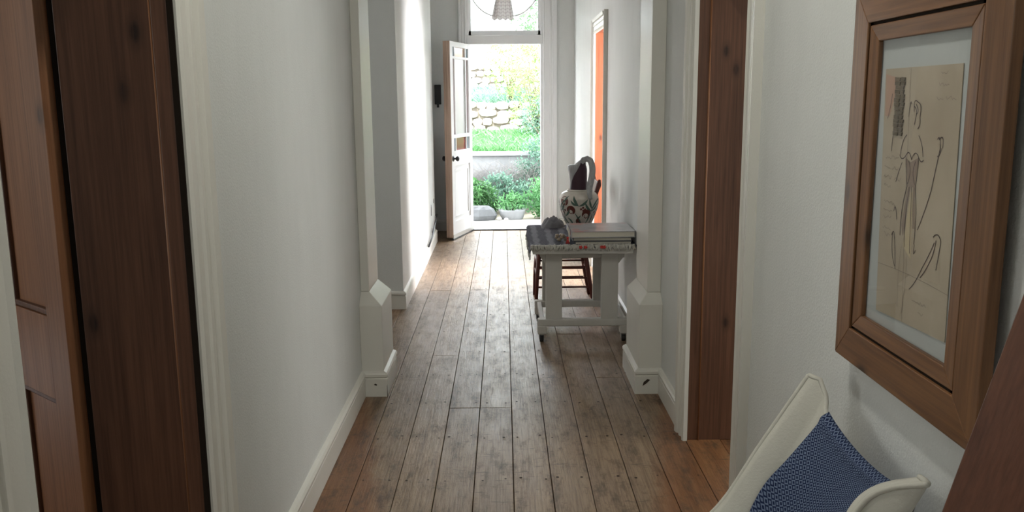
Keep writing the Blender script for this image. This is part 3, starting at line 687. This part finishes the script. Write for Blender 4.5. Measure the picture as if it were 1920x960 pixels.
M_shade = mat_base('grey_wash', (.30, .235, .19), .8, .1)[0]
M_swatch = wood('dark_swatch', (.03, .02, .012), (.09, .065, .035), (.2, .15, .08), knots=False, scale=6)
def PP(u, v, off=.0004): return Vector((.799-off, PYL-.03*v+(PYR-PYL-.014*v+.03*v)*u, PZT+(PZB-PZT)*v+.006*v*(2*u-1)*.8))
def line(mb, pts, w_=.0011, off=.0006):
    P2 = [PP(u, v, off) for u, v in pts]
    for a, b2 in zip(P2, P2[1:]):
        d = (b2-a); n = Vector((1, 0, 0)).cross(d)
        if n.length == 0: continue
        n = n.normalized()*w_/2; mb.add([a-n, a+n, b2+n, b2-n], [(0, 1, 2, 3)])
def bez(p0, p1, p2, n=10): return [((1-q)**2*p0[0]+2*q*(1-q)*p1[0]+q*q*p2[0], (1-q)**2*p0[1]+2*q*(1-q)*p1[1]+q*q*p2[1]) for q in [k/n for k in range(n+1)]]
pk = MB()
for path in (bez((.40, .14), (.39, .11), (.37, .19)), bez((.44, .17), (.42, .11), (.49, .135)), bez((.49, .135), (.55, .14), (.52, .19)), bez((.52, .19), (.54, .22), (.50, .235)), bez((.44, .15), (.50, .16), (.45, .22)), bez((.46, .14), (.52, .17), (.47, .18)),
             bez((.36, .26), (.29, .28), (.28, .34)), bez((.52, .26), (.58, .29), (.59, .34)), bez((.27, .34), (.30, .37), (.36, .34)), bez((.36, .34), (.40, .31), (.44, .355)), bez((.44, .355), (.48, .31), (.53, .34)), bez((.53, .34), (.57, .37), (.60, .35)),
             bez((.36, .345), (.37, .40), (.40, .46)), bez((.53, .345), (.54, .39), (.51, .46)), bez((.40, .46), (.32, .54), (.33, .66)), bez((.51, .46), (.56, .55), (.53, .68)), bez((.46, .46), (.47, .6), (.48, .72)), bez((.43, .46), (.38, .58), (.40, .70)),
             bez((.40, .36), (.46, .40), (.40, .45)), bez((.50, .36), (.44, .40), (.50, .45)), bez((.23, .45), (.27, .40), (.31, .37)),
             bez((.80, .30), (.76, .38), (.72, .46)), bez((.72, .46), (.66, .54), (.57, .62)), bez((.78, .27), (.84, .24), (.83, .30)), bez((.76, .27), (.80, .24), (.80, .32)), bez((.82, .30), (.79, .34), (.77, .33)),
             bez((.22, .57), (.24, .52), (.27, .60)), bez((.20, .67), (.24, .63), (.25, .68)), bez((.22, .66), (.20, .74), (.27, .79)), bez((.25, .67), (.27, .73), (.28, .80)),
             bez((.78, .63), (.84, .60), (.88, .64)), bez((.80, .65), (.75, .70), (.66, .76)), bez((.66, .76), (.58, .83), (.50, .86)), bez((.82, .64), (.80, .72), (.64, .80)), bez((.88, .64), (.86, .70), (.84, .75)), bez((.54, .68), (.52, .74), (.56, .70)),
             bez((.20, .13), (.155, .26), (.14, .33)), bez((.12, .10), (.10, .16), (.06, .20))):
    line(pk, path, .0022)
tag(part('pencil_drawing', pk, M_pencil, pf), kind='stuff')
fk = MB()
rnd = random.Random(3)
def scrawl(u0, u1, v, amp=.008):
    n = max(4, int((u1-u0)*70)); line(fk, [(u0+(u1-u0)*k/n, v+amp*rnd.uniform(-1, 1)) for k in range(n+1)], .0009)
for u0, u1, v in ((.76, .84, .03), (.74, .86, .07), (.72, .80, .12), (.83, .95, .12), (.06, .26, .355), (.05, .14, .395), (.16, .26, .395), (.04, .16, .435), (.20, .30, .44), (.05, .16, .47), (.06, .24, .54), (.05, .20, .57), (.06, .18, .60), (.06, .18, .645), (.08, .18, .67), (.55, .74, .90), (.64, .71, .94)): scrawl(u0, u1, v)
for path in (bez((.36, .70), (.32, .8), (.34, .95)), bez((.44, .72), (.46, .85), (.40, .97)), bez((.0, .80), (.5, .795), (1, .825), 4), bez((.37, .0), (.375, .5), (.42, 1), 3)): line(fk, path, .0009)
tag(part('faint_notes', fk, M_faint, pf), kind='stuff')
q = MB(); q.add([PP(u, v, .0003) for u, v in ((.01, .02), (.21, .04), (.09, .19), (.02, .19))], [(0, 1, 2, 3)]); part('pink_patch', q, M_wash, pf)
q = MB(); q.add([PP(u, v, .0005) for u, v in ((.36, .35), (.43, .365), (.53, .345), (.50, .46), (.41, .46))], [(0, 1, 2, 3, 4)]); q.add([PP(u, v, .0005) for u, v in ((.41, .46), (.45, .46), (.37, .66), (.34, .62))], [(0, 1, 2, 3)]); q.add([PP(u, v, .0005) for u, v in ((.48, .46), (.505, .46), (.53, .62), (.50, .62))], [(0, 1, 2, 3)]); part('shaded_bodice', q, M_shade, pf)
q = MB(); q.add([PP(u, v, .0004) for u, v in ((.45, .48), (.48, .48), (.50, .74), (.38, .70))], [(0, 1, 2, 3)]); part('pale_skirt', q, M_pale, pf)
q = MB()
for u0, w_ in ((.17, .075), (.25, .05)):
    for k in range(14):
        v0 = .035+k*.0165; du = rnd.uniform(-.012, .012); q.loft([PP(u0+du, v0, .0006), PP(u0+du+w_, v0+.003, .0006), PP(u0+du+w_-.01, v0+.017, .0006), PP(u0+du, v0+.015, .0006)], [PP(u0+du, v0, .003), PP(u0+du+w_, v0+.003, .003), PP(u0+du+w_-.01, v0+.017, .003), PP(u0+du, v0+.015, .003)])
tag(part('lace_swatch', q, M_swatch, pf, label='strip of dark braid pinned to the sheet'), kind='stuff')
part('glass', MB().box((.7935, 1.4905, 1.0695), (.7945, 1.8565, 1.6625)), M_clear, pf)

# ------------------------------------------------------------------ sling chair with cloth
M_canvas = plaster('cream_canvas', (.62, .60, .53), .08, .35)
bc = empty('butterfly_chair', (.4, 1.7, 0), 'cream canvas sling chair by the right wall below the picture', 'chair')
def cr3(P_, q):
    n = len(P_)-1; s = min(q*n, n-1e-6); i = int(s); f_ = s-i
    p0, p1, p2, p3 = P_[max(i-1, 0)], P_[i], P_[i+1], P_[min(i+2, n)]
    return .5*((2*p1)+(p2-p0)*f_+(2*p0-5*p1+4*p2-p3)*f_*f_+(3*p1-p0-3*p2+p3)*f_**3)
FE = [Vector(p) for p in ((.713, 1.955, .900), (.615, 1.965, .73), (.515, 1.995, .54), (.36, 1.99, .42), (.20, 1.99, .43), (.02, 2.0, .485))]
NE = [Vector(p) for p in ((.750, 1.435, .868), (.665, 1.51, .790), (.55, 1.46, .56), (.38, 1.40, .43), (.20, 1.37, .42), (.02, 1.34, .47))]
def surf(u, v, off=0):
    a, b2 = cr3(FE, v), cr3(NE, v); p = a.lerp(b2, u); s = 4*u*(1-u); uu = min(max((u-.05)/.9, 0), 1); k = (4*uu*(1-uu))**.5
    dz = -.085*k if v <= 0 else 0
    w0 = max(0, 1-v*3.2)
    p = p+Vector((.022*math.exp(-((u-.07)/.05)**2)*w0+.02*k*w0+.10*k*min(1, v*3)*(1-min(1, max(0, v-.4)*2)), 0, -(.102*w0+.15*(1-w0)*(1 if v < .8 else 1-(v-.8)*2))*k))
    return p
def surfn(u, v, off):
    e = .01; du = surf(min(u+e, 1), v)-surf(max(u-e, 0), v); dvv = surf(u, min(v+e, 1))-surf(u, max(v-e, 0)); n = du.cross(dvv).normalized()
    if n.x > 0 and v < .5 or n.z < 0 and v >= .5: n = -n
    return surf(u, v)+n*off
NU, NV = 40, 60
part('sling', MB().grid([[surf(i/NU, j/NV) for i in range(NU+1)] for j in range(NV+1)]), M_canvas, bc, solid=.004)
# hems
def hem(name, pts, r=.006): part(name, MB().tube(pts, r, 8), M_canvas, bc)
hem('hem', [surf(0, j/NV) for j in range(NV+1)]); hem('hem', [surf(1, j/NV) for j in range(NV+1)])
hem('hem', [surf(i/NU, 0) for i in range(NU+1)]); hem('hem', [surf(i/NU, 1) for i in range(NU+1)])
for yb_, yf_, xb, zb_ in ((1.935, 1.42, .722, .87), (1.46, 1.93, .758, .845)):
    part('frame_rod', MB().tube([(xb, yb_+(.02 if yb_ < 1.7 else 0), zb_), (xb-.03, yb_+(.04 if yb_ < 1.7 else 0), .7), (xb-.05, yb_*.9+yf_*.1, .45), (.62, yb_*.75+yf_*.25, .18), (.40, yb_*.5+yf_*.5, .10), (.10, yf_, .012)], .007, 8), M_black, bc)
G = []
for j in range(13):
    q = j/12; a_ = surf(1, .30*q); b_ = Vector((.757, 1.45, .858)).lerp(Vector((.64, 1.52, .52)), q)
    G.append([a_.lerp(b_, i/8)+Vector((.0, -.02*math.sin(math.pi*i/8)*q, 0)) for i in range(9)])
part('corner_pocket', MB().grid(G), M_canvas, bc, solid=.003)
for y0_, y1_ in ((1.99, 1.46), (1.35, 1.92)):
    part('frame_rod', MB().tube([(.025, y0_, .47), (.10, y0_*.9+y1_*.1, .22), (.35, y0_*.5+y1_*.5, .08), (.66, y1_, .012)], .007, 8), M_black, bc)
part('frame_rod', MB().tube([(.10, 1.42, .012), (.10, 1.93, .012)], .007, 8), M_black, bc); part('frame_rod', MB().tube([(.66, 1.46, .012), (.66, 1.92, .012)], .007, 8), M_black, bc)
# blue woven throw
M_blue, t, b = mat_base('blue_diamond_weave', (.05, .08, .2), .9, .15)
p = N(t, 'ShaderNodeTexCoord').outputs['UV']; s_ = N(t, 'ShaderNodeSeparateXYZ'); t.links.new(p, s_.inputs[0])
def tri(x, k): return math_(t, 'ABSOLUTE', math_(t, 'SUBTRACT', math_(t, 'FRACT', math_(t, 'MULTIPLY', x, k)), .5))
dd = math_(t, 'ADD', tri(s_.outputs[0], 27), tri(s_.outputs[1], 50))
wv = noise(t, mapping(t, (400, 400, 400)), 1, 2)
val = math_(t, 'ADD', math_(t, 'SINE', math_(t, 'MULTIPLY', dd, 12.56)), math_(t, 'MULTIPLY', math_(t, 'SUBTRACT', wv, .5), 1.2))
t.links.new(ramp(t, math_(t, 'ADD', math_(t, 'MULTIPLY', val, .5), .5), [(.42, (.016, .026, .075)), (.66, (.17, .215, .32))]), b.inputs['Base Color']); bump(t, b, wv, .4, .002)
U0, U1 = .16, .80
G = []; UV = []
NUc, NVc = 40, 60
for j in range(NVc+1):
    row = []; q = j/NVc
    for i in range(NUc+1):
        r = i/NUc; ub = math.sin(math.pi/2*max(0, min(1, (q-.12)/.34))); u = .165-.085*ub+(U1-.165+.085*ub)*r
        if q < .12:          # hangs behind the back edge
            d = (0.12-q)/.12; p = surf(u, 0)+Vector((.012, 0, -.22*d+.014)); 
            if d < .15: p = surf(u, 0)+Vector((.012*d/.15, 0, .014-.22*d*d/.15))
        else:
            v = (q-.12)/.88*.72; uu = u+.015*math.sin(v*17)*(1-r)*.6; p = surfn(uu, v, .011)
            if v < .03: p = p+Vector((0, 0, .006))
        row.append(p); UV.append((r*.9, q*1.1))
    G.append(row)
th = MB().grid(G).build('woven_throw', M_blue, uv=UV, solid=.004)
tag(th, 'navy and white diamond weave throw draped over the cream sling chair', 'throw')

# leaning board at the right edge
bl = MB(); d = Vector((.262, 0, .965)); a0 = Vector((.26, 0, .003)); th_ = Vector((.965, 0, -.262))*.028
pa = [a0+Vector((0, .62, 0)), a0+Vector((0, 1.0, 0)), a0+Vector((0, 1.0, 0))+th_, a0+Vector((0, .62, 0))+th_]
bl.loft(pa, [p+d*2.03 for p in pa])
bl = bl.build('leaning_board', M_board, bevel=.004); tag(bl, 'reddish brown wooden board leaning on the right wall nearest the camera', 'board')

# ------------------------------------------------------------------ garden
M_ground = plaster('garden_soil', (.30, .27, .2), .3, 1)
M_conc = plaster('garden_concrete', (.31, .315, .325), .25, .6)
M_rock = plaster('dark_rock', (.13, .135, .14), .3, 1)
M_stone, t, b = mat_base('field_stone', (.6, .57, .52), .8, .2)
oi = N(t, 'ShaderNodeObjectInfo')
c = mix(t, .6, ramp(t, noise(t, mapping(t, (7, 7, 7)), 1, 5), [(.3, (.42, .40, .36)), (.7, (.66, .63, .57))]), ramp(t, oi.outputs['Random'], [(0, (.5, .47, .42)), (1, (.72, .69, .63))]))
t.links.new(c, b.inputs['Base Color']); bump(t, b, noise(t, mapping(t, (30, 30, 30)), 1, 5), .5, .01)
M_mortar = plaster('wall_core', (.2, .18, .15), .3, 1)
def leafmat(name, a, b_, trans=.35):
    m = bpy.data.materials.new(name); m.use_nodes = True; t = m.node_tree; b = t.nodes['Principled BSDF']
    gi = N(t, 'ShaderNodeNewGeometry')
    c = ramp(t, gi.outputs['Random Per Island'], [(0, a), (1, b_)]); t.links.new(c, b.inputs['Base Color']); b.inputs['Roughness'].default_value = .5
    tr = N(t, 'ShaderNodeBsdfTranslucent'); t.links.new(c, tr.inputs[0]); mx = N(t, 'ShaderNodeMixShader'); mx.inputs[0].default_value = trans
    t.links.new(b.outputs[0], mx.inputs[1]); t.links.new(tr.outputs[0], mx.inputs[2]); t.links.new(mx.outputs[0], t.nodes['Material Output'].inputs[0]); return m
L_mid = leafmat('mid_green_leaf', (.035, .10, .035), (.10, .26, .08)); L_bright = leafmat('bright_green_leaf', (.07, .22, .08), (.17, .38, .15))
L_teal = leafmat('blue_green_leaf', (.09, .19, .14), (.20, .34, .25)); L_yel = leafmat('yellow_green_leaf', (.11, .24, .07), (.34, .42, .16)); L_yel2 = leafmat('spring_green_leaf', (.10, .24, .06), (.30, .46, .14)); L_grey = leafmat('dry_twig', (.22, .21, .2), (.42, .40, .38))
M_bark = mat_base('bark', (.14, .11, .09), .9, .1)[0]
gr = MB(); gr.box((-8, YF+.32, -.3), (8, 12.62, -.03)); tag(gr.build('ground', M_ground), kind='structure')
gb = MB(); gb.add([(-8, 12.75, .76), (8, 12.75, .76), (8, 14.6, .98), (-8, 14.6, .98), (-8, 12.75, -.3), (8, 12.75, -.3), (8, 14.6, -.3), (-8, 14.6, -.3)], [(0, 1, 2, 3), (0, 4, 5, 1), (3, 2, 6, 7), (0, 3, 7, 4), (1, 5, 6, 2)])
gb.add([(-8, 14.9, 1.44), (8, 14.9, 1.44), (8, 17.2, 1.72), (-8, 17.2, 1.72), (-8, 14.9, 0), (8, 14.9, 0), (8, 17.2, 0), (-8, 17.2, 0)], [(0, 1, 2, 3), (0, 4, 5, 1), (3, 2, 6, 7), (0, 3, 7, 4), (1, 5, 6, 2)])
gb.add([(-10, 17.5, 2.1), (10, 17.5, 2.1), (10, 24, 3.0), (-10, 24, 3.0), (-10, 17.5, 0), (10, 17.5, 0), (10, 24, 0), (-10, 24, 0)], [(0, 1, 2, 3), (0, 4, 5, 1), (3, 2, 6, 7), (0, 3, 7, 4), (1, 5, 6, 2)])
tag(gb.build('garden_terraces', M_ground), kind='structure')
pv = MB().box((-1.6, YF+.5, -.04), (1.6, 11.25, -.012)).build('doorstep_slab', M_stoneT, bevel=.01); tag(pv, kind='structure')
gw = empty('garden_retaining_wall', (0, 12.65, 0), 'plain grey concrete retaining wall low in the garden', 'wall')
part('wall_body', MB().box((-6, 12.62, -.3), (6, 12.75, .73)), M_conc, gw); part('coping', MB().box((-6, 12.58, .73), (6, 12.80, .79)), M_conc, gw, bevel=.01)
def stonewall(name, label, Y, z0, z1, x0, x1, sw, sh_, thick, seed, xs=None):
    r = random.Random(seed); o = empty(name, ((x0+x1)/2, Y, z0), label, 'wall')
    part('wall_core', MB().box((x0-3, Y+.05, z0-.4), (x1+3, Y+thick, z1-.03)), M_mortar, o)
    nr = round((z1-z0)/sh_); rows = [z0+(z1-z0)*k/nr for k in range(nr+1)]
    jit = lambda x, k: .22*sh_*math.sin(x*9+k*2.1)
    for k in range(nr):
        x = x0-r.random()*sw
        while x < x1:
            w_ = sw*r.uniform(.65, 1.45); g_ = .012; n = 11; cx, cz = x+w_/2, (rows[k]+rows[k+1])/2+jit(x+w_/2, k)*.6; a, c_ = w_/2-g_/2, (rows[k+1]-rows[k])/2*r.uniform(.92, 1.08)-g_/2
            ph = r.random(); ringv = []
            for i in range(n):
                th2 = 2*math.pi*(i+ph)/n; ex = 4.5; cc, ss = math.cos(th2), math.sin(th2); rad = (abs(cc)**ex+abs(ss)**ex)**(-1/ex)*r.uniform(.93, 1.10)
                ringv.append((cx+a*rad*cc, cz+c_*rad*ss))
            pr = r.uniform(.03, .06)
            vs = [(px, Y+.06, pz) for px, pz in ringv]+[(cx+(px-cx)*.96, Y-pr*.4, cz+(pz-cz)*.96) for px, pz in ringv]+[(cx+(px-cx)*.72, Y-pr, cz+(pz-cz)*.72) for px, pz in ringv]+[(cx, Y-pr*1.1, cz)]
            fs = [(i, (i+1) % n, n+(i+1) % n, n+i) for i in range(n)]+[(n+i, n+(i+1) % n, 2*n+(i+1) % n, 2*n+i) for i in range(n)]+[(2*n+i, 2*n+(i+1) % n, 3*n) for i in range(n)]
            m = MB().add(vs, fs, True); m.build('stone', M_stone, o)
            x += w_
    return o
stonewall('dry_stone_wall', 'pale dry stone wall across the middle terrace of the garden', 14.75, .98, 1.50, -1.9, 2.0, .235, .13, .3, 5)
stonewall('dry_stone_wall', 'small upper stone wall behind the higher terrace, garden left', 17.4, 1.74, 2.22, -1.9, 1.0, .17, .115, .3, 9)
def leaf(mb, p, size, r, up_=0.0, slim=.45):
    d = Vector((r.gauss(0, 1), r.gauss(0, 1), r.gauss(0, 1)+up_)).normalized(); n = d.orthogonal(); n.rotate(Matrix.Rotation(r.uniform(0, 6.28), 3, d)); s = d.cross(n).normalized()
    L_ = size*r.uniform(.6, 1.3); w_ = L_*slim; dr = n.normalized()*L_*.12
    mb.add([p, p+d*L_*.45+s*w_*.5+dr, p+d*L_, p+d*L_*.45-s*w_*.5+dr], [(0, 1, 2, 3)])
def shrub(name, label, cat, c, rad, n, size, mat, seed, stem_h=None, up_=.3, slim=.45, group=None, clump=18, fill=1.0):
    r = random.Random(seed); c = Vector(c); gz = c.z-rad[2] if stem_h is None else stem_h
    o = empty(name, (c.x, c.y, gz), label, cat, group); lv = MB(); stm = MB()
    for k in range(max(5, n//220)):
        a = r.uniform(0, 6.28); q = r.uniform(.2, .8); e = Vector((c.x+rad[0]*q*math.cos(a), c.y+rad[1]*q*math.sin(a), c.z+rad[2]*r.uniform(-.1, .7)))
        m_ = Vector((c.x, c.y, gz)).lerp(e, .5)+Vector((r.uniform(-.05, .05), r.uniform(-.05, .05), .05)); stm.tube([(c.x+r.uniform(-.04, .04), c.y, gz-.01), m_, e], [.012, .008, .003], 5)
    k = 0
    while k < n:
        while True:
            u = Vector((r.uniform(-1, 1), r.uniform(-1, 1), r.uniform(-1, 1)))
            if .25 < u.length < 1*fill: break
        pc = Vector((c.x+u.x*rad[0], c.y+u.y*rad[1], c.z+u.z*rad[2]))
        for _ in range(clump):
            p = pc+Vector((r.gauss(0, .035), r.gauss(0, .035), r.gauss(0, .035)))
            if p.z > gz+.01: leaf(lv, p, size, r, up_, slim)
            k += 1
    part('stems', stm, M_bark, o); tag(part('foliage', lv, mat, o), kind='stuff'); return o
shrub('leafy_shrub', 'leafy green shrub at the left foot of the garden wall, over the dark pot', 'shrub', (-.45, 11.62, .20), (.36, .22, .24), 2400, .065, L_mid, 1, -.03)
shrub('leafy_shrub', 'bright green bush at the right of the doorway view, touching the ground', 'shrub', (.60, 11.45, .24), (.32, .25, .29), 3000, .05, L_bright, 2, -.03)
shrub('leafy_shrub', 'blue green shrub in the middle, behind the round bowl', 'shrub', (.02, 12.0, .24), (.40, .16, .26), 1700, .055, L_teal, 3, -.03)
shrub('climbing_plant', 'ivy-like climber over the right part of the concrete wall', 'climber', (.55, 12.38, .55), (.38, .12, .45), 2600, .05, L_teal, 4, -.03)
shrub('leafy_shrub', 'green shrub beyond the door leaf, left of the doorway view', 'shrub', (-1.2, 11.7, .4), (.5, .25, .45), 2400, .06, L_mid, 5, -.03)
shrub('leafy_shrub', 'large green shrub outside, right of the entrance', 'shrub', (1.7, 11.9, .5), (.6, .3, .55), 2400, .06, L_mid, 6, -.03)
# dry stems before the concrete wall
r = random.Random(21); tw = MB()
for k in range(750):
    x = r.uniform(-.75, .45); z0 = r.uniform(.1, .3); a = r.gauss(0, .45); l = r.uniform(.2, .5); y = r.uniform(12.15, 12.5)
    tw.tube([(x, y, z0), (x+a*l*.5, y-.03, z0+l*.6), (x+a*l*1.2, y-.06, z0+l*.95-abs(a)*.05)], [.003, .0025, .0015], 3, False)
o = tw.build('dry_stems', L_grey); tag(o, 'tangle of grey dry stems against the concrete wall', 'dead plant', kind='stuff')
# grass on the bank
def grass(name, label, x0, x1, y0, y1, zf, n, h_, mat, seed):
    r = random.Random(seed); m = MB()
    for k in range(n):
        x, y = r.uniform(x0, x1), r.uniform(y0, y1); z = zf(y); a = r.gauss(0, .35); l = h_*r.uniform(.5, 1.2); w_ = .006
        m.add([(x-w_, y, z), (x+w_, y, z), (x+a*l+w_*.4, y+r.uniform(-.03, .03), z+l*.7), (x+a*l*1.7, y, z+l)], [(0, 1, 2), (0, 2, 3)])
    o = m.build(name, mat); tag(o, label, 'grass', kind='stuff'); return o
grass('bank_grass', 'bright green grass on the bank above the concrete wall', -1.8, 2.0, 12.8, 14.6, lambda y: .76+(y-12.75)/1.85*.22, 9000, .12, L_bright, 31)
grass('terrace_grass', 'blue green low growth on the upper terrace between the stone walls', -2, 2.4, 15.12, 17.2, lambda y: 1.44+(y-14.9)/2.3*.28, 9000, .12, L_teal, 32)
shrub('feathery_tree', 'tall feathery yellow green tree at the right of the garden', 'tree', (.62, 14.2, 1.75), (.60, .35, .95), 5200, .055, L_yel, 41, .93, 0, .3, clump=14)
shrub('arching_shrub', 'pale arching shrub hanging over the middle stone wall', 'shrub', (.12, 15.25, 2.12), (.50, .3, .52), 2400, .06, L_yel2, 42, 1.5, -.4, .25, clump=14)
shrub('grey_green_shrub', 'grey green wispy shrub on the bank, right end of the stone wall', 'shrub', (.62, 13.9, 1.2), (.42, .25, .38), 2400, .05, L_teal, 43, .88, .2, .3)
shrub('hillside_tree', 'green tree high behind the garden, seen through the transom', 'tree', (1.1, 18.5, 3.3), (1.0, .7, 1.1), 4200, .08, L_mid, 44, 2.2, 0, .4, clump=14)
# pots and the doorstep stones
pt = empty('round_bowl', (.06, 11.35, -.03), 'round grey concrete bowl planter in the middle of the garden view', 'planter')
part('bowl', MB().lathe([(0, 0), (.12, 0), (.15, .03), (.175, .12), (.18, .145), (.165, .145), (.155, .12), (0, .11)], (.10, 11.35, -.03), 28), M_conc, pt)
shrub('bowl_plant', 'low green plant growing in the round grey bowl', 'plant', (.10, 11.35, .19), (.17, .12, .10), 600, .05, L_bright, 51, .10)
rk = MB(); rr = random.Random(61); vs = []
n = 12
for j, (rd, z) in enumerate(((.2, -.03), (.22, .05), (.19, .13), (.12, .17))):
    for i in range(n): q = rd*rr.uniform(.85, 1.1); vs.append((-.33+q*math.cos(i*6.283/n)*1.0, 11.25+q*.6*math.sin(i*6.283/n), z))
rk.add(vs, [(j*n+i, j*n+(i+1) % n, (j+1)*n+(i+1) % n, (j+1)*n+i) for j in range(3) for i in range(n)]+[tuple(range(3*n, 4*n))], False)
o = rk.build('grey_rock', M_rock); tag(o, 'dark grey rock under the left shrub just outside the door', 'rock')
for x, y, s, lb2 in ((-.07, 11.18, .035, 'small round pebble between the grey rock and the bowl'), (.02, 11.12, .03, 'smaller pale pebble just before the bowl')):
    o = MB().lathe([(0, -s*.7), (s*.7, -s*.5), (s, 0), (s*.7, s*.5), (0, s*.7)], (x, y, -.012+s*.65), 12).build('pebble', M_stone); tag(o, lb2, 'pebble')
